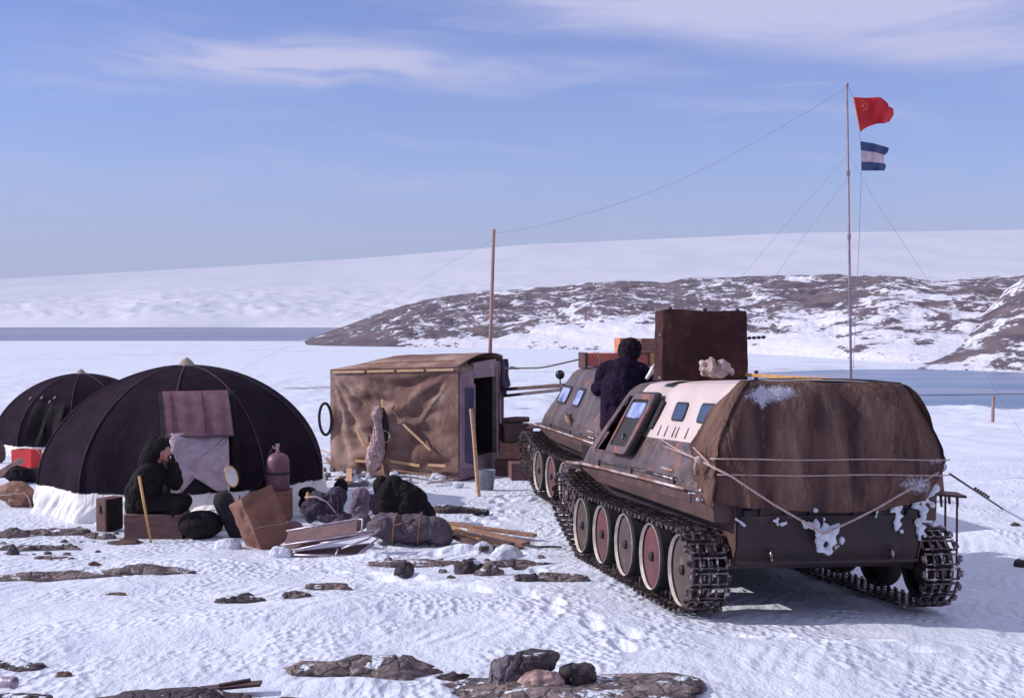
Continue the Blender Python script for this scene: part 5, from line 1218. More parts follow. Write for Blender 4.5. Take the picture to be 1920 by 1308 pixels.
    o = MB().box((0, 0, .15), (.7, .5, .30)).build('crate', 'crate', None, bevel=.008); o.location = (base.x + .35, base.y - 1.2, Hs(base.x + .35, base.y - 1.2)); o.rotation_euler = (0, 0, .15); tag(o, lab[3], 'crate')
    o = MB().box((0, 0, .17), (.42, .4, .33)).build('carton', 'awning', None, bevel=.008); o.location = (base.x + .50, base.y, gz + .0); tag(o, 'dark carton low in the stack nearest the second carrier track', 'carton')
    o = MB().box((0, 0, .17), (.42, .4, .33)).build('carton', 'card', None, bevel=.008); o.location = (base.x + .48, base.y, gz + .34); tag(o, lab[4], 'carton')
    for k in range(3):
        o = MB().tube([(-.2, 0, 0), (-.05, 0, .004), (.2, .0, 0)], [.055, .06, .05], 10).build('log', 'wood_dark', None); o.location = (base.x + .06 + .12 * k, base.y - .12 + .1 * k, gz + 1.04 + .01 * k - (.3 if k == 2 else 0)); o.rotation_euler = (0, 0, .4 * k); tag(o, ['cut log at the left end of the crate stack top', 'cut log lying crosswise on the crate stack top', 'cut log on the carton beside the crate stack'][k], 'log')

# ------------------------------------------------------------------ rocks
def rock_mesh(w, l, h, seed, m='rock', sub=4, rough=.45, name='rock', ridge=0.0):
    me = bpy.data.meshes.new(name); bm = bmesh.new(); bmesh.ops.create_icosphere(bm, subdivisions=sub, radius=1)
    for v in bm.verts:
        p = v.co.copy(); n1 = mnoise.noise(p * 1.1 + Vector((seed * 3.1, seed, 0))); n2 = mnoise.noise(p * 2.7 + Vector((seed, 0, seed * 1.7))); n3 = mnoise.noise(p * 6.5 + Vector((0, seed, seed))); n4 = mnoise.noise(p * 15 + Vector((0, seed, seed)))
        k = 1 + rough * (n1 * .8 + n2 * .45 + n3 * .25 + n4 * .12)
        # blocky: pull towards facets
        q = Vector((math.copysign(abs(p.x) ** .95, p.x), math.copysign(abs(p.y) ** .9, p.y), math.copysign(abs(p.z) ** .75, p.z)))
        v.co = Vector((q.x * w / 2 * k, q.y * w / 2 * l * k, q.z * h * k))
        if ridge: v.co.z += ridge * math.sin(v.co.x * 3 + seed)
    bm.to_mesh(me); bm.free(); me.materials.append(M[m])
    for p in me.polygons: p.use_smooth = True
    o = bpy.data.objects.new(name, me); col.objects.link(o); return o
def rocks():
    # x0, x1, y of the lower edge, visible height, depth ratio, material, label
    L_ = [
        (560, 822, 1268, 44, .35, 'rock', 'long low brown rock in the foreground snow left of the stone pile'),
        (815, 872, 1274, 20, .5, 'rock_dark', 'small pointed rock at the right tip of the long foreground rock'),
        (-30, 92, 1256, 22, .45, 'rock_dark', 'flat dark rock at the left edge of the foreground'),
        (102, 132, 1268, 17, .7, 'rock_brown', 'small rust brown stone in the left foreground snow'),
        (90, 520, 1340, 46, .35, 'rock_dark', 'dark rock slab cut by the bottom edge at left'),
        (-30, 95, 1322, 30, .5, 'rock_dark', 'dark rock under the tin can at the bottom left corner'),
        (404, 488, 1130, 24, .5, 'rock_dark', 'dark flat rock alone in the middle of the snow slope'),
        (532, 582, 1121, 22, .6, 'rock', 'small rough rock left of the thin ledge in the snow'),
        (574, 658, 1105, 17, .4, 'rock', 'thin rock ledge in the snow below the folded cots'),
        (-20, 215, 1088, 18, .22, 'rock', 'long thin rock ledge at the left edge of the snow'),
        (180, 362, 1076, 22, .25, 'rock', 'long thin rock ledge below the seated person'),
        (670, 880, 1062, 14, .2, 'rock', 'long thin rock ledge below the lumber pile'),
        (738, 778, 1076, 30, .8, 'rock_dark', 'rounded dark rock under the thin ledge below the grey sack'),
        (845, 905, 1075, 36, .8, 'rock_dark', 'knobbly dark rock below the lumber pile'),
        (890, 945, 1078, 26, .7, 'rock', 'rough rock just right of the knobbly dark rock'),
        (900, 1035, 1062, 16, .3, 'rock', 'flat rock ledge between the lumber pile and the near track'),
        (1000, 1100, 1090, 20, .35, 'rock', 'flat grey rock slab close to the front of the near track'),
        (968, 1012, 1090, 18, .6, 'rock_dark', 'dark rock at the left tip of the grey slab near the track'),
        (800, 906, 962, 20, .5, 'rock_dark', 'dark rock on the snow behind the sacks and lumber'),
        (30, 165, 1004, 18, .3, 'rock', 'low rock ledge in front of the white tent skirt'),
        (-10, 48, 1008, 24, .7, 'rock', 'rough rock at the left edge before the tents'),
        (155, 216, 1010, 16, .5, 'rock', 'smooth grey rock at the foot of the upright suitcase'),
        (130, 166, 1000, 17, .5, 'rock_brown', 'brown tilted stone before the white tent skirt'),
        (-10, 52, 1032, 14, .5, 'rock', 'flat rock at the left edge below the rock ledges'),
        (12, 34, 1040, 26, .8, 'rock_dark', 'dark knob of rock at the left edge of the camp'),
        (48, 118, 1032, 14, .3, 'rock', 'arched rock ledge below the white tent skirt'),
        (62, 122, 1048, 10, .4, 'rock', 'lowest thin rock ledge below the white tent skirt'),
        (102, 150, 1030, 12, .5, 'rock', 'small jagged rock right of the arched ledge'),
        (166, 188, 1060, 9, .7, 'rock_brown', 'tiny reddish stone alone in the snow below the suitcase'),
        (200, 262, 1020, 8, .6, 'wood_dark', 'flat dark slab at the left foot of the crate seat'),
        (196, 236, 1115, 5, .5, 'rock_brown', 'brown sliver of stone in the left snow slope'),
        (952, 972, 692, 8, .8, 'rock_dark', 'dark boulder on the far snow right of the hut'),
        (1905, 1940, 1064, 20, .8, 'rock_dark', 'dark stone at the right edge beside the carrier shadow'),
        (1897, 1915, 986, 9, .8, 'rock_dark', 'small dark stone on the snow at far right'),
    ]
    for i, (x0, x1, yb, hp, dr, m, lb) in enumerate(L_):
        p = G((x0 + x1) / 2, yb); w = (x1 - x0) / F * p.y; h = hp / F * p.y
        vis = h * (.55 if p.y < 11 else .66); o = rock_mesh(w, dr, vis * 1.3, i + 1, m); o.location = (p.x, p.y + w * dr * .35, Hs(p.x, p.y + w * dr * .3) - vis * .34); o.rotation_euler = (0, 0, .15 * math.sin(i * 2.3)); tag(o, lb, 'rock')
    # little pile of stones on the slab
    c = Wd(1098, 1290, 7.72); o = rock_mesh(1.75, .62, .16, 41, 'rock', 5, .35); o.location = (c.x, 7.72, -.055); tag(o, 'broad flat rock carrying the pile of stones', 'rock')
    S_ = [(950, 1272, 62, 80, 'rock_grey', 'round grey stone on the left of the stone pile', .9, 0), (1012, 1283, 84, 46, 'rock_pale', 'pale pink block in the middle of the stone pile', .7, .05),
          (1000, 1240, 96, 38, 'rock_dark', 'dark cylindrical stone on top of the stone pile', .6, 0), (1086, 1262, 74, 34, 'rock_dark', 'dark stone on the right of the stone pile', .7, .1),
          (1090, 1283, 70, 16, 'rock_brown', 'thin brown stone under the right stone of the pile', .7, 0), (1048, 1297, 80, 20, 'rock_dark', 'low dark stone wedged at the foot of the pile', .6, 0)]
    for i, (px, py, w, h, m, lb, dr, ro) in enumerate(S_):
        D = 7.98 + (0, -.12, .02, 0, 0, -.15)[i]; c = Wd(px, py, D); o = rock_mesh(w / F * D * 1.05, dr, h / F * D / 2 * 1.1, 60 + i, m, 4, .28); o.location = c; o.rotation_euler = (0, ro, .2 * i); tag(o, lb, 'stone', 'stones of the small pile')
    # board lying on the bottom slab, tin can
    a = G(372, 1306) + Vector((0, 0, .05)); b_ = G(490, 1300) + Vector((0, 0, .07))
    tag(MB().bar(a, b_, .09, .018).build('weathered_board', 'wood_dark', None, bevel=.002), 'weathered board lying on the dark slab at bottom left', 'board')
    a = G(410, 1305) + Vector((0, 0, .075)); b_ = G(470, 1297) + Vector((0, 0, .085))
    tag(MB().bar(a, b_, .03, .014).build('weathered_stick', 'wood_dark', None, bevel=.002), 'thin stick on top of the weathered board at bottom left', 'stick')
    p = G(16, 1303); cn = thing('tin_can', 'open ribbed tin can lying at the bottom left corner', 'tin can', p + Vector((0, 0, .085))); cn.rotation_euler = (R(90), 0, R(80))
    MB().lathe([(.036, -.05), (.039, -.048), (.036, -.03), (.039, -.01), (.036, .01), (.039, .03), (.040, .05), (.036, .05), (.034, .0), (.001, .0)], (0, 0, 0), 'z', 24).build('can_wall', 'alu', cn, smooth=True)
    # small countable pebbles and crumbs
    rr = random.Random(17)
    for k in range(34):
        px, py = (rr.uniform(0, 240), rr.uniform(1000, 1050)) if k < 20 else ((rr.uniform(690, 1040), rr.uniform(1040, 1085)) if k < 30 else (rr.uniform(720, 1000), rr.uniform(1005, 1040)))
        p = G(px, py); w = rr.uniform(.03, .10); o = rock_mesh(w, rr.uniform(.5, 1), w * .35, 300 + k, 'rock_dark' if k % 2 else 'rock', 3); o.location = p
        tag(o, 'small dark stone scattered in the snow before the camp', 'stone', 'small stones scattered before the camp')
    # snow blocks
    for i, (px, py, w, h, lb) in enumerate(((425, 1028, 50, 22, 'square-cut white snow block in front of the black boot'), (525, 1045, 42, 24, 'rounded snow lump at the foot of the tilted carton'), (950, 1045, 60, 26, 'white snow lump resting against the lumber pile'), (905, 1030, 34, 16, 'small snow lump caught among the lumber'))):
        p = G(px, py); o = rock_mesh(w / F * p.y, .7, h / F * p.y * .8, 90 + i, 'snowlump', 4, .3, 'snow_block'); o.location = p + Vector((0, .05, .0)); tag(o, lb, 'snow lump')

# ------------------------------------------------------------------ camp clutter
def camp():
    gp = lambda px, py, dz=0: G(px, py) + Vector((0, 0, dz))
    S = lambda px, D: px / F * D
    # seat crate and seated person
    p = gp(284, 1012); D = p.y; W_ = S(110, D); Hc = S(46, D)
    o = MB().box((0, .27, Hc / 2), (W_, .40, Hc)).build('crate', 'crate', None, bevel=.008); o.location = p; tag(o, 'brown wooden crate used as a seat by the seated person', 'crate')
    person_seated(Hc, Vector((gp(284, 1012).x - .16, p.y + .30, p.z - .04)))
    a = gp(283, 1017); q = Wd(261, 892, a.y + .02)
    tag(MB().tube([a, a.lerp(q, .5), q], [.014, .017, .019], 8).build('walking_stick', 'wood_y', None, smooth=True), 'orange wooden stick held upright by the seated person', 'stick')
    # round dark log lying on end, behind the boot
    p = gp(372, 1010); lg = MB(); lg.ell((0, .12, S(24, D)), (S(42, D), .28, S(27, D)))
    o = lg.build('sleeping_bag_roll', 'sackdark', None, remesh=.014, smoothit=2, disp=(.03, .08)); o.location = p; tag(o, 'dark rolled bundle lying between the seat crate and the black boot', 'bundle')
    lg = MB(); lg.ell((0, .30, .12), (S(44, D), .30, .20)); o = lg.build('white_sack', 'skirt', None, remesh=.014, smoothit=2, disp=(.04, .10)); o.location = gp(378, 1000); tag(o, 'white cloth sack behind the dark rolled bundle', 'sack')
    # tall black felt boot, tilted
    b0 = gp(428, 1008); 
    t = MB(); t.cap2(b0 + Vector((.10, .05, .05)), b0 + Vector((.20, .05, .05)), .055, .05); t.cap2(b0 + Vector((.07, .05, .06)), b0 + Vector((-.06, .05, .42)), .085, .125)
    t.cap2(b0 + Vector((-.06, .05, .42)), b0 + Vector((-.07, .05, .46)), .125, .13)
    tag(t.build('felt_boot', 'boot', None, remesh=.012, smoothit=2), 'tall black felt boot standing tilted beside the dark bundle', 'boot')
    # white and yellow pan on a little stand
    c = Wd(432, 893, b0.y + .35); pn = thing('enamel_pan', 'white enamel pan with yellow rim propped above the black boot', 'pan', c); pn.rotation_euler = (R(70), R(28), R(58))
    MB().lathe([(.001, -.04), (.09, -.038), (.125, .0), (.135, .012), (.128, .014), (.118, .0), (.085, -.028), (.001, -.03)], (0, 0, 0), 'z', 28).build('pan_body', 'white', pn, smooth=True)
    MB().tube([(.135 * math.cos(a), .135 * math.sin(a), .012) for a in np.linspace(0, 2 * math.pi, 30, endpoint=False)], .009, 6, True).build('rim', 'yellowrim', pn, smooth=True)
    tag(MB().tube([c + Vector((-.02, .02, -.08)), c + Vector((-.03, .02, -.26))], .012, 6).build('pan_stand', 'curtain', None), 'thin stand holding up the white enamel pan', 'stand')
    # row of bottles and cans behind
    for k, (px, h, m, lb) in enumerate(((436, 50, 'wood', 'brown bottle left in the row behind the boot'), (446, 56, 'card', 'tan bottle second in the row behind the boot'), (456, 48, 'wood', 'brown bottle third in the row behind the boot'), (464, 58, 'awning', 'dull bottle at the right end of the row behind the boot'))):
        p = gp(px, 985); hh = S(h, p.y); o = MB().lathe([(.026, 0), (.030, .01), (.030, hh * .6), (.012, hh * .78), (.012, hh), (.001, hh)], (0, 0, 0), 'z', 14).build('bottle', m, None, smooth=True); o.location = p + Vector((0, .1, 0)); tag(o, lb, 'bottle')
    p = gp(455, 990); j = thing('enamel_jug', 'small pink enamel jug lying by the open carton', 'jug', p + Vector((0, 0, .08)))
    MB().lathe([(.05, -.07), (.075, -.04), (.07, .02), (.045, .06), (.055, .075), (.04, .06), (.001, .0)], (0, 0, 0), 'y', 20).build('jug_body', 'magenta', j, smooth=True)
    MB().tube([(-.06, 0, -.02), (-.11, 0, .0), (-.11, 0, .05), (-.05, 0, .06)], .009, 6).build('handle', 'magenta', j, smooth=True)
    # big cartons
    p = gp(505, 978); Dq = p.y; o = MB().box((0, .28, S(26, Dq)), (S(78, Dq), .5, S(56, Dq))).build('carton', 'card', None, bevel=.006); o.location = p; o.rotation_euler = (0, 0, .12); tag(o, 'square brown carton standing under the gas cylinder', 'carton'); ctop = S(54, Dq)
    gb = thing('gas_cylinder', 'plum coloured gas cylinder with hose standing on a carton', 'gas cylinder', (Wd(521, 900, Dq + .30).x, Dq + .30, Wd(521, 921, Dq + .30).z)); r = S(22, Dq)
    MB().lathe([(r * .93, 0), (r, .015), (r, .40), (r * .96, .45), (r * .80, .50), (r * .45, .535), (.03, .545), (.03, .57), (.001, .57)], (0, 0, 0), 'z', 32).build('cylinder_body', 'gas', gb, smooth=True)
    MB().lathe([(r * 1.01, .245), (r * 1.03, .25), (r * 1.03, .275), (r * 1.01, .28)], (0, 0, 0), 'z', 32).build('band', 'rubber', gb)
    v = MB().lathe([(.02, .57), (.02, .62), (.028, .625), (.028, .65), (.001, .65)], (0, 0, 0), 'z', 12).build('valve', 'brass', gb)
    MB().tube([(-.0, 0, .60), (-.06, 0, .61), (-.07, 0, .64)], .012, 8).build('outlet', 'brass', v); MB().tube([(-.03, 0, .66), (.03, 0, .66)], .010, 6).build('handwheel', 'brass', v)
    g0 = gb.location; MB().tube([(-.06, 0, .61), (-.10, -.01, .56), (-.12, 0, .40), (-.17, .0, .22), (-.26, 0, .08), (-.38, 0, .02), (-.5, 0, -.02)], .011, 8).build('hose', 'rubber', gb, smooth=True)
    # tilted open carton
    p = gp(520, 1030); cx0 = thing('open_carton', 'big tilted brown carton with torn open flaps', 'carton', p + Vector((0, .1, 0)))
    cx0.rotation_euler = (R(-8), R(-20), R(38))
    w_, d_, h_ = .42, .40, .62
    MB().box((0, .2, h_ / 2 + .03), (w_, d_, h_)).build('box_body', 'card', cx0, remesh=.012, smoothit=3, disp=(.035, .3, 8))
    MB().hexa([(-.21, -.005, .60), (.21, -.005, .60), (.21, .0, .60), (-.21, .0, .60), (-.24, -.12, .76), (.18, -.10, .74), (.18, -.09, .74), (-.24, -.11, .76)]).build('flap', 'carddark', cx0)
    MB().hexa([(-.215, .0, .02), (-.215, .38, .02), (-.22, .38, .02), (-.22, .0, .02), (-.33, .0, -.10), (-.33, .36, -.10), (-.335, .36, -.10), (-.335, .0, -.10)]).build('flap', 'orange', cx0)
    MB().tube([(-.2, -.006, .35), (.0, -.012, .30), (.21, -.006, .22)], .004, 5).build('string', 'rope', cx0)
    p = gp(482, 1010); tag(MB().add([p + Vector((-.08, 0, .0)), p + Vector((.04, 0, .0)), p + Vector((.06, .05, .26)), p + Vector((-.02, .03, .14))], [(0, 1, 2, 3)]).build('paper_sheet', 'white', None, solid=.004), 'white paper sheet beside the open carton', 'paper')
    # upright suitcase
    p = gp(190, 996); sc = thing('suitcase', 'brown suitcase standing upright before the white tent skirt', 'suitcase', p); sc.rotation_euler = (0, 0, R(-28)); D = p.y
    hh = S(62, D)
    MB().box((.0, .14, hh / 2), (S(26, D), .30, hh)).build('case_body', 'crate', sc, bevel=.015)
    MB().box((.0, -.015, hh * .68), (.02, .014, hh * .24)).build('handle', 'black', sc)
    MB().box((S(14.5, D), .14, hh / 2), (.012, .26, hh * .93)).build('painted_shade_side', 'sackdark', sc)  # dark sheet: shade of the right side put into the colour
    # sacks behind the cots
    def sack(px, py, parts, m, name, lb, cat='sack', dis=(.05, .28, 10), rm=.012, sm=2):
        p = gp(px, py); b = MB()
        for (x, y, z, rx, ry, rz, ro) in parts: b.ell((x, y, z), (rx, ry, rz), Euler(ro))
        o = b.build(name, m, None, remesh=rm, smoothit=sm, disp=dis); o.location = p; return tag(o, lb, cat)
    sack(745, 985, [(-.12, .1, .36, .20, .24, .30, (0, .35, 0)), (.10, .1, .32, .30, .25, .26, (0, .45, 0)), (.28, .1, .16, .22, .22, .17, (0, .3, 0)), (-.22, .1, .52, .10, .12, .12, (0, 0, 0)), (-.05, .12, .18, .3, .2, .18, (0, 0, 0))], 'sackdark', 'duffel_bag', 'slumped dark grey duffel bag on top of the grey sack', 'bag')
    sack(775, 1018, [(-.30, 0, .20, .25, .2, .17, (0, 0, 0)), (.0, 0, .17, .32, .22, .17, (0, .12, 0)), (.27, 0, .13, .20, .2, .165, (0, .5, 0))], 'sackgrey', 'duffel_bag', 'long grey canvas sack lying under the dark duffel bag', 'bag')
    sack(672, 975, [(0, 0, .16, .13, .12, .18, (0, 0, 0)), (.03, 0, .32, .12, .11, .12, (0, 0, 0))], 'sackpale', 'sack', 'pale grey upright sack behind the folded cots')
    sack(660, 935, [(-.18, .0, .16, .16, .05, .035, (0, -.35, 0)), (.05, 0, .22, .16, .05, .04, (0, -.1, 0)), (.2, 0, .24, .07, .06, .05, (0, 0, 0))], 'sackpale', 'rope_bundle', 'twisted pale cloth lying over the upright grey sack', 'cloth', (.02, .05), .011)
    sack(610, 985, [(-.10, .1, .25, .20, .15, .20, (0, -.4, 0)), (.10, .1, .30, .16, .14, .22, (0, .3, 0)), (-.22, .1, .20, .12, .12, .16, (0, 0, 0)), (.12, .05, .10, .25, .15, .1, (0, 0, 0))], 'navy', 'bag', 'dark violet soft bags heaped behind the folded cots', 'bag', (.10, .12), .014)
    sack(575, 970, [(0, .1, .30, .13, .1, .10, (0, 0, 0)), (.05, .1, .18, .2, .12, .14, (0, 0, 0))], 'sackdark', 'bag', 'black bag heaped right of the brown cartons', 'bag')
    sack(635, 955, [(0, .2, .28, .09, .1, .13, (0, .2, 0))], 'sackdark', 'bag', 'small black bag end showing above the violet bags', 'bag')
    p = Wd(577, 930, gp(575, 985).y + .05); tag(MB().lathe([(.02, -.05), (.028, -.02), (.024, .03), (.008, .06), (.001, .062)], p, 'z', 12).build('orange_bottle', 'yellowrim', None, smooth=True), 'small orange bottle top among the dark bags', 'bottle')
    p = gp(588, 975); tag(MB().tube([p + Vector((.06, 0, -.0)), p + Vector((.01, 0, .14)), p + Vector((-.01, 0, .24))], [.018, .022, .018], 8).build('brown_strap', 'carddark', None, smooth=True), 'brown strap hanging beside the dark bags', 'strap')
    for k in range(3):
        p = gp(620 + k * 10, 985); tag(MB().tube([p + Vector((-.02 + .10 * math.sin(a) * .5, -.05, .25 - .25 * math.cos(a) * .9)) for a in np.linspace(.3, 2.6, 12)], .012, 6).build('cable_loop', 'sackgrey', None, smooth=True), ['left', 'middle', 'right'][k] + 'most grey cable loop hanging in front of the violet bags', 'cable')
    for k, (px, py, w_, h_, D_) in enumerate(((775, 1005, .10, .17, -.02),)):
        pass
    bag = bpy.data.objects['duffel_bag.001']; b_ = MB()
    for x, ry_, rz_ in ((-.22, .235, .185), (.08, .245, .195)):
        MB().tube([(x + .02 * math.sin(a), math.cos(a) * ry_, .175 + math.sin(a) * rz_) for a in np.linspace(0, 2 * math.pi, 24, endpoint=False)], .010, 6, True).build('strap', 'carddark', bag, smooth=True)
    MB().tube([(-.2, -.22, .25), (-.08, -.27, .30), (.05, -.22, .24)], .009, 6).build('carry_handle', 'carddark', bag, smooth=True)
    # more gear in the heap
    def bx(px, py, sz, rot, m, nm, lb, cat, dz=0, dy=.1):
        p_ = gp(px, py); o_ = MB().box((0, 0, sz[2] / 2), sz).build(nm, m, None, bevel=.006); o_.location = p_ + Vector((0, dy, dz)); o_.rotation_euler = rot; return tag(o_, lb, cat)
    bx(560, 960, (.22, .20, .26), (0, 0, .5), 'wood_dark', 'small_crate', 'small dark crate between the gas cylinder carton and the dark bags', 'crate', 0, .25)
    bx(640, 985, (.24, .18, .12), (.1, .05, -.4), 'card', 'small_carton', 'small flat carton wedged between violet bags and cots', 'carton', .02, .0)
    bx(690, 965, (.16, .14, .22), (0, .15, .3), 'sackgrey', 'jerry_can', 'grey jerry can standing behind the dark duffel bag', 'can', 0, .5)
    bx(245, 1000, (.10, .12, .16), (0, 0, .3), 'awning', 'biscuit_tin', 'dull red tin between the suitcase and the seat crate', 'tin', 0, .15)
    sack(548, 1008, [(0, .1, .10, .12, .1, .09, (0, 0, 0)), (.10, .12, .06, .12, .1, .06, (0, 0, 0))], 'awning', 'cloth', 'dull red cloth stuffed between the open carton and the cots', 'cloth', (.03, .2, 9))
    sack(655, 1008, [(-.1, .2, .12, .16, .1, .08, (0, .3, 0)), (.1, .2, .16, .15, .1, .09, (0, -.4, 0))], 'sackgrey', 'jacket', 'crumpled grey jacket thrown over the back of the cots', 'jacket', (.04, .2, 9))
    P0 = gp(600, 985); tag(MB().tube([P0 + Vector((-.20, .0, .38)), P0 + Vector((-.05, -.05, .40)), P0 + Vector((.10, -.06, .33)), P0 + Vector((.22, -.04, .18))], .013, 6).build('pale_rope', 'rope', None, smooth=True), 'pale rope lying across the dark violet bags', 'rope')
    # crumpled card with orange edge
    sack(708, 985, [(-.10, 0, .10, .14, .06, .035, (0, -.35, 0)), (.05, 0, .16, .07, .05, .09, (0, .3, 0))], 'curtain', 'torn_carton', 'torn pale packaging with orange edges at the sack mouth', 'packaging', (.05, .05), .010, 1)
    p = gp(716, 1005); tag(MB().bar(p + Vector((-.02, 0, .30)), p + Vector((.04, 0, .02)), .04, .02).build('orange_strip', 'orange', None), 'narrow orange strip hanging below the torn packaging', 'strip')
    # folded camp beds
    def cot(label, P4, tilt, legs):
        # P4: four corners of the bed frame, world
        t = thing('camp_bed', label, 'camp bed', P4[0], 0, 'folded camp beds before the sacks'); O = Vector(P4[0]); Q = [Vector(p) - O for p in P4]
        MB().tube([Q[0], Q[0].lerp(Q[1], .5), Q[0].lerp(Q[1], .93), Q[1].lerp(Q[2], .08) , Q[1].lerp(Q[2], .5), Q[1].lerp(Q[2], .92), Q[2].lerp(Q[3], .07), Q[2].lerp(Q[3], .5), Q[3]], .0125, 8).build('tube_frame', 'alu', t, smooth=True)
        def f(a, b):
            lo = Q[3].lerp(Q[2], .03 + a * .90); hi = Q[0].lerp(Q[1], .03 + a * .90); n_ = .012 * math.sin(b * math.pi)
            return lo.lerp(hi, .10 + b * .80) + Vector((0, 0, -n_))
        MB().grid(f, 20, 4).build('bed_canvas', 'cot', t, solid=.006)
        for k in range(12):
            a = .04 + k * .08; MB().tube([Q[0].lerp(Q[1], a), f(a, 1.0)], .004, 5).build('lace', 'rubber', t)
        for (a, b) in legs: MB().tube([Vector(p) - O for p in (a, b)] if True else [], .011, 8).build('leg', 'alu', t, smooth=True)
        return t
    D0 = gp(600, 1042).y
    W = lambda px, py, dd: Wd(px, py, D0 + dd)
    cot('uppermost folded camp bed, its brown canvas tilted towards the viewer', [W(537, 995, .22), W(680, 971, .22), W(678, 1000, .02), W(528, 1022, .02)], 0, [(W(600, 1018, .0), W(655, 1010, .0)), (W(655, 1010, .0), W(700, 994, .1))])
    cot('middle folded camp bed with bare bent tube legs', [W(530, 1023, .20), W(712, 992, .25), W(703, 1000, .0), W(545, 1032, -.02)], 0, [(W(640, 1028, -.04), W(690, 1010, .0)), (W(690, 1010, 0), W(712, 990, .05)), (W(548, 1030, 0), W(543, 1044, -.02))])
    cot('lowest folded camp bed resting flat on the snow', [W(540, 1036, .16), W(704, 1018, .2), W(668, 1042, -.05), W(552, 1040, -.06)], 0, [(W(628, 1046, -.08), W(634, 1028, -.03)), (W(634, 1046, -.06), W(664, 1044, -.05)), (W(664, 1044, -.05), W(710, 1008, .1))])
    # lumber pile
    rr = random.Random(4)
    lums = [((838, 998), (1004, 1014), .10, .04, 'wood', 'longest sawn board on top of the lumber pile'), ((842, 1004), (900, 1022), .12, .04, 'wood_y', 'short pale board at the left end of the lumber pile'),
            ((850, 1010), (960, 1030), .10, .05, 'wood_dark', 'dark board in the middle of the lumber pile'), ((856, 1018), (910, 1036), .10, .05, 'wood_dark', 'dark stub board at the bottom of the lumber pile'),
            ((880, 1002), (990, 1024), .08, .04, 'wood', 'brown board lying under the longest sawn board'), ((880, 1016), (935, 1034), .07, .04, 'wood_dark', 'narrow dark board in front of the lumber pile'), ((955, 1022), (975, 1030), .10, .03, 'wood', 'small broken board end at the right of the lumber pile')]
    for k, (a, b, w, h, m, lb) in enumerate(lums):
        A = gp(*a, .09 - .012 * k + .03); B_ = gp(*b, .05 - .008 * k + .02)
        tag(MB().bar(A, B_, w, h).build('sawn_board', m, None, bevel=.004), lb, 'board', 'boards of the lumber pile')
    P_ = [gp(x, y, .03) for x, y in ((970, 1018), (988, 1026), (1010, 1030), (1030, 1029), (1052, 1030))]
    tag(MB().tube(P_, .014, 7).build('iron_rod', 'rubber', None), 'dark iron rod on the snow between lumber and near track', 'rod')
    # left edge clutter
    p = gp(48, 892); D = p.y; q = Wd(50, 857, D + 2.0)
    def objat(px, py, D): return Wd(px, py, D)
    Db = gp(60, 900).y
    sack(60, 908, [(0, .3, .12, .30, .2, .14, (0, 0, 0)), (-.3, .2, .14, .25, .2, .16, (0, 0, 0)), (.22, .2, .05, .15, .15, .10, (0, 0, 0))], 'sackdark', 'bag', 'dark bundle of gear below the red crate at the left edge', 'bundle', (.10, .12))
    Dr = Db + 1.6; c = objat(50, 875, Dr); rb = thing('red_crate', 'bright red plastic crate among the gear left of the big tent', 'crate', (c.x, Dr, Wd(50, 878, Dr).z)); rb.rotation_euler = (0, 0, R(-22))
    w_ = S(48, Dr); h_ = S(36, Dr)
    MB().box((0, 0, .005), (w_, .26, .02)).build('crate_bottom', 'redbox', rb)
    for sx in (-1, 1): MB().box((sx * (w_ / 2 - .008), 0, h_ / 2), (.016, .26, h_)).build('crate_side', 'redbox', rb, bevel=.003)
    for sy in (-1, 1): MB().box((0, sy * .13, h_ / 2), (w_, .016, h_)).build('crate_side', 'redbox', rb, bevel=.003)
    MB().tube([(w_ / 2, 0, h_), (w_ / 2 + .10, 0, h_ * .8), (w_ / 2 + .13, 0, h_ * .4), (w_ / 2 + .05, 0, .05)], .010, 6).build('handle', 'orange', rb, smooth=True)
    st = Wd(50, 878, Dr).z
    tag(MB().box((0, 0, 0), (.9, .5, .30)).build('supply_box', 'sackdark', None, bevel=.02, loc=(c.x - .02, Dr, st - .16)), 'low dark supply box under the red crate', 'box')
    c = objat(88, 858, Dr + .6); tag(MB().box((0, 0, 0), (.42, .05, .20), Euler((0, -.05, .1))).build('cardboard_sheet', 'orange', None, loc=c), 'orange cardboard sheet between the red crate and the big tent', 'cardboard')
    tag(MB().box((0, 0, -.30), (.5, .35, .40)).build('supply_box', 'wood_dark', None, bevel=.01, loc=c + Vector((0, .2, 0))), 'dark box supporting the orange cardboard sheet', 'box')
    o = MB().bar(Wd(-20, 900, Db + .5), Wd(42, 862, Db + .5), .09, .12).build('squared_timber', 'pole', None, bevel=.01); tag(o, 'squared pale timber slanting up at the left edge', 'timber')
    sack(32, 950, [(-.05, .1, .22, .26, .2, .15, (0, .1, 0)), (.0, .1, .10, .20, .18, .12, (0, 0, 0)), (-.22, .1, .20, .15, .15, .12, (0, 0, 0))], 'wood', 'tied_sack', 'brown sack tied with cord on a box at the left edge', 'sack', (.05, .12))
    p = gp(32, 950); tag(MB().tube([p + Vector((-.40, -.12, .18)), p + Vector((-.1, -.15, .2)), p + Vector((.16, -.13, .23)), p + Vector((.20, -.08, .15)), p + Vector((.23, -.05, .0))], .011, 6).build('tie_cord', 'rope', None, smooth=True), 'pale cord round the brown sack at the left edge', 'cord')
    tag(MB().box((0, 0, .09), (.38, .30, .19)).build('supply_box', 'crate', None, bevel=.01, loc=gp(45, 950) + Vector((0, .12, -.05))), 'reddish box under the tied brown sack', 'box')
    sack(-2, 868, [(0, 0, .2, .12, .12, .28, (0, 0, 0))], 'wood_dark', 'brown_sack', 'tall brown sack cut by the left edge beside the back tent', 'sack')

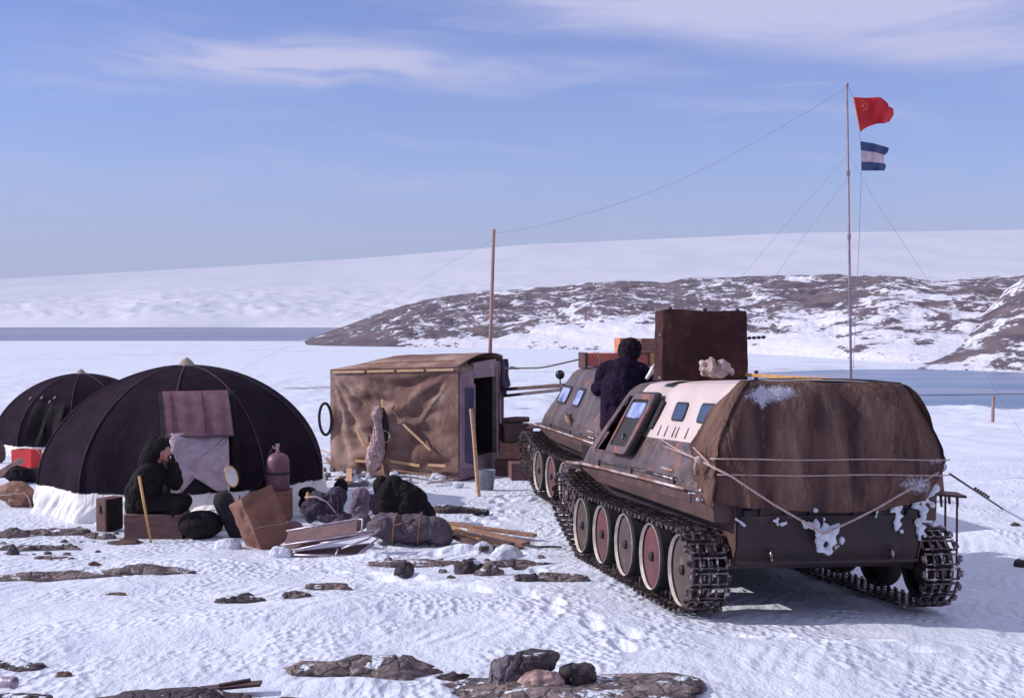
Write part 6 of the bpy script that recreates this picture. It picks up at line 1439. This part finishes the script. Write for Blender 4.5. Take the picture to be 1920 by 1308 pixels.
def poles_flags():
    gp = lambda px, py, dz=0: G(px, py) + Vector((0, 0, dz))
    # wooden mast behind the hut
    Dm = 25.2; a = Wd(917, 690, Dm); top = Wd(926, 430, Dm); gz = Hs(a.x, Dm); base = a + (a - top) * ((a.z - gz) / (top.z - a.z))
    m_ = thing('wooden_mast', 'tall bare wooden mast standing behind the canvas hut', 'mast', base)
    MB().tube([Vector((0, 0, -.1)), (top - base) * .5 + Vector((.01, 0, 0)), top - base], [.045, .040, .033], 8).build('mast_pole', 'pole', m_, smooth=True)
    MB().tube([top - base + Vector((-.05, 0, -.04)), top - base + Vector((.05, 0, -.04))], .012, 6).build('insulator', 'white', m_)
    # flagpole
    Df = 21.5; top2 = Wd(1588, 160, Df); b2 = Wd(1596, 720, Df); gz = Hs(b2.x, Df); base2 = b2 + (b2 - top2) * ((b2.z - gz) / (top2.z - b2.z))
    fp = thing('flagpole', 'thin metal flagpole carrying two flags behind the near carrier', 'flagpole', base2); T_ = top2 - base2
    MB().tube([Vector((0, 0, -.1)), T_ * .55, T_], [.026, .023, .019], 8).build('pole', 'steel_pole', fp, smooth=True)
    MB().ell(T_, (.035, .035, .045)).build('finial', 'steel_pole', fp, smooth=True)
    for k in (.44, .62, .78): MB().tube([T_ * (k - .006), T_ * (k + .006)], .034, 8).build('joint_collar', 'steel_pole', fp)
    Wf = lambda px, py, d=0: Wd(px, py, Df - .15 + d)
    tag(MB().tube([Wf(1591, 164), Wf(1599, 182), Wf(1606, 210), Wf(1612, 248), Wf(1613, 265), Wf(1615, 292), Wf(1615, 320), Wf(1611, 450), Wf(1600, 690)], .0045, 5).build('halyard', 'wire', None), 'thin halyard line running down beside the flagpole', 'line')
    # flags: grid mapped between measured borders, with waves
    def flag(name, lb, TL, TR, BR, BL, mats, amp, top_b=None, bot_b=None, rag=None, parent_extra=None):
        nu, nv = 40, 30; o_ = Vector(Wf(*TL))
        def P(a, b):
            xt = TL[0] + (TR[0] - TL[0]) * a; yt = TL[1] + (TR[1] - TL[1]) * a; xb = BL[0] + (BR[0] - BL[0]) * a; yb = BL[1] + (BR[1] - BL[1]) * a
            if top_b: yt += np.interp(a, *top_b)
            if bot_b: yb += np.interp(a, *bot_b)
            x = xt + (xb - xt) * b; y = yt + (yb - yt) * b
            x += (rag(b) if rag else 0) * a ** 3
            d = amp * a * math.sin(a * 9 - b * 2.2) + amp * .5 * a * math.sin(a * 17 + b * 5)
            return Wf(x, y, d + .25 * a)
        return P, o_
    P, o_ = flag('a', '', (1600, 182), (1672, 184), (1668, 224), (1613, 248), None, .07, ([0, .3, .6, .75, .9, 1], [0, 1, -.5, -1, 6, 12]), ([0, .12, .3, .6, .8, 1], [0, -3, -4, -2, 3, 4]), lambda b: float(np.interp(b, [0, .18, .25, .6, 1], [-6, -6, 4, 6, 0])))
    f1 = MB().grid(lambda a, b: P(a, b), 48, 32).build('red_flag', 'redflag', None, smooth=True, solid=.003); tag(f1, 'red flag with small hammer and sickle flying at the top of the pole', 'flag')
    fl = []
    def dec(a, b): p = P(a, b); return p + Vector((0, -.006, 0))
    e = MB(); A0, B0, s_ = .245, .30, .085
    e.tube([dec(A0 + s_ * .95 * math.cos(R(t)), B0 + s_ * 1.25 * math.sin(R(t))) for t in np.linspace(-120, 95, 14)], [.004 + .006 * math.sin(math.pi * i / 13) for i in range(14)], 5)
    e.tube([dec(A0 + s_ * .95 * math.cos(R(95)), B0 + s_ * 1.25 * math.sin(R(95))), dec(A0 - s_ * .75, B0 + s_ * 1.6)], .007, 5)
    e.tube([dec(A0 - s_ * .55, B0 - s_ * .2), dec(A0 + s_ * .75, B0 + s_ * 1.3)], .007, 5); e.tube([dec(A0 - s_ * .85, B0 + s_ * .1), dec(A0 - s_ * .2, B0 - s_ * .65)], .011, 5)
    e.build('hammer_and_sickle', 'yellow', f1)
    st = MB()
    for rr_ in (1.0,):
        ca, cb = A0 - .035, B0 - .19
        for k in range(5):
            a1 = R(-90 + 72 * k); a2 = R(-90 + 72 * ((k + 2) % 5)); st.tube([dec(ca + .028 * math.cos(a1), cb + .040 * math.sin(a1)), dec(ca + .028 * math.cos(a2), cb + .040 * math.sin(a2))], .0035, 4)
    st.build('star', 'yellow', f1)
    MB().tube([P(0, b) for b in np.linspace(0, 1, 10)], .010, 6).build('hoist_edge', 'orange', f1)
    P2, o2 = flag('b', '', (1614, 265), (1663, 277), (1661, 318), (1615, 320), None, .05, ([0, .5, 1], [0, -2, 0]), ([0, .5, 1], [0, 1, 2]), lambda b: float(np.interp(b, [0, .2, .35, .6, .8, 1], [4, 2, -5, -5, 0, -3])))
    f2 = thing('signal_flag', 'smaller blue, white and blue striped flag below the red one', 'flag', Vector(P2(0, .5)))
    for k, (b0, b1, m, nm) in enumerate(((0, .31, 'flagblue', 'blue_stripe'), (.31, .69, 'flagwhite', 'white_stripe'), (.69, 1, 'flagblue', 'blue_stripe'))):
        MB().grid(lambda a, b: Vector(P2(a, b0 + (b1 - b0) * b)) - f2.location, 30, 10).build(nm, m, f2, smooth=True, solid=.003)
    # antenna wire between the mast tops and guy lines
    def wire(label, pts, r=.006, D0=None, D1=None, nm='wire_line', m='wire'):
        n = len(pts); P_ = []
        for i, (x, y) in enumerate(pts):
            D = D0 + (D1 - D0) * i / (n - 1); P_.append(Wd(x, y, D))
        # smooth by Catmull-Rom
        Q = []
        for i in range(n - 1):
            p0, p1, p2, p3 = P_[max(0, i - 1)], P_[i], P_[i + 1], P_[min(n - 1, i + 2)]
            for k in range(8):
                t = k / 8; Q.append(.5 * ((2 * p1) + (p2 - p0) * t + (2 * p0 - 5 * p1 + 4 * p2 - p3) * t * t + (3 * p1 - p0 - 3 * p2 + p3) * t ** 3))
        Q.append(P_[-1]); tag(MB().tube(Q, r, 5).build(nm, m, None, smooth=True), label, 'wire')
    wire('antenna wire sagging from the wooden mast up to the flagpole top', [(926, 438), (1000, 426), (1080, 406), (1170, 378), (1260, 344), (1350, 302), (1440, 252), (1530, 200), (1588, 164)], .0035, Dm, Df)
    g1 = G(700, 800); wire('antenna wire running down left from the wooden mast top', [(924, 450), (850, 490), (800, 520), (745, 552), (560, 640), (430, 705), (270, 814)], .003, Dm, 40)
    wire('left outer guy line of the flagpole', [(1591, 290), (1500, 392), (1440, 460), (1380, 530), (1300, 610), (1200, 700), (1040, 888)], .0025, Df, 23)
    wire('left inner guy line of the flagpole', [(1591, 330), (1540, 400), (1480, 480), (1420, 570), (1340, 690), (1215, 888)], .0025, Df, 23)
    wire('right guy line of the flagpole', [(1592, 290), (1620, 340), (1660, 405), (1710, 480), (1780, 590), (1860, 720), (1945, 860)], .0025, Df, 26)
    # cable from the hut roof corner to the second carrier
    wire('double cable lying from the hut corner to the second carrier roof', [(940, 690), (985, 690), (1020, 688), (1075, 676), (1130, 664)], .014, 22.5, 19, m='ropedark')
    # pole lying between hut and second carrier
    A = Wd(940, 730, 23.6); B_ = Wd(1062, 722, 18.6)
    tag(MB().bar(A, B_, .10, .06).build('long_beam', 'wood_dark', None), 'long dark beam reaching from the hut to the second carrier', 'beam')
    A = Wd(945, 742, 23.6); B_ = Wd(1055, 730, 18.6); tag(MB().bar(A, B_, .06, .05).build('long_beam', 'sackgrey', None), 'grey beam just below the long dark beam by the hut', 'beam')
    # right side: stake, cord, tow rod
    p = gp(1861, 791); tag(MB().tube([p + Vector((0, 0, -.1)), Wd(1863, 741, p.y)], [.09, .075], 7).build('marker_stake', 'pole', None), 'lone marker stake in the snow at the lake shore', 'stake')
    wire('taut wire leading from the near carrier out over the lake at right', [(1700, 741), (1800, 740), (1860, 739), (1930, 738), (2010, 738)], .0035, 10.7, 13.5, m='ropedark')
    e_ = Wd(2010, 736, 13.5); tag(MB().tube([(e_.x, 13.5, Hs(e_.x, 13.5) - .1), tuple(e_ + Vector((0, 0, .05)))], .03, 8).build('wire_post', 'pole', None), 'plain post outside the right edge holding the taut wire', 'post')
    a = Wd(1781, 888, 13.2); b = gp(1882, 951); rd = thing('tow_rod', 'dark rod with chain slanting from the near carrier into the snow', 'rod', b)
    MB().tube([a - b, Vector((0, 0, -.03))], .013, 7).build('rod', 'rubber', rd)
    c = MB()
    for k in range(6): c.ell((a - b).lerp(Vector((0, 0, 0)), .40 + k * .05) + Vector((0, 0, .018)), (.022, .018, .018), None, 8, 6)
    c.build('chain', 'rubber', rd, smooth=True)
    # snowed-up bench frame beyond the right track
    c = Wd(1765, 925, 13.4); bf = thing('bench_frame', 'upturned dark wooden rack with pegs beyond the right track', 'rack', c)
    MB().box((0.02, 0, 0), (.42, .30, .03), Euler((0, .08, 0))).build('board', 'wood_dark', bf, bevel=.005)
    for k in range(4): MB().tube([(-.14 + k * .09, -.12, 0), (-.13 + k * .09, -.12, -.10 - .03 * (k % 2))], [.018, .012], 6).build('peg', 'wood_dark', bf)
    MB().box((-.02, .05, .16), (.10, .06, .30), Euler((0, -.1, 0))).build('upright', 'pole', bf, bevel=.01)
    MB().ell((-.02, .03, .30), (.09, .07, .07)).build('snow_cap', 'snowlump', bf, smooth=True)
    for k in range(3): MB().tube([(-.12 + k * .13, -.1, 0), (-.12 + k * .13, -.1, -(c.z - Hs(c.x, c.y)) + .0)], .012, 6).build('leg', 'wood_dark', bf)

# ------------------------------------------------------------------ haze
def haze():
    h = MB().hexa([(-16000, -600, -22), (16000, -600, -22), (16000, 17500, -22), (-16000, 17500, -22), (-16000, -600, 1300), (16000, -600, 1300), (16000, 17500, 1300), (-16000, 17500, 1300)])
    m_ = bpy.data.materials.new('haze_air'); m_.use_nodes = True; nt = m_.node_tree; nt.nodes.remove(nt.nodes['Principled BSDF'])
    v = nt.nodes.new('ShaderNodeVolumePrincipled'); v.inputs['Color'].default_value = (.80, .84, 1.0, 1); v.inputs['Density'].default_value = 8.5e-5; v.inputs['Anisotropy'].default_value = 0.0
    nt.links.new(v.outputs[0], nt.nodes['Material Output'].inputs['Volume'])
    tag(h.build('haze', m_), kind='stuff')
# ------------------------------------------------------------------ build
haze()
tents()
setting()
carriers()
person_standing()
hut()
rocks()
camp()
poles_flags()
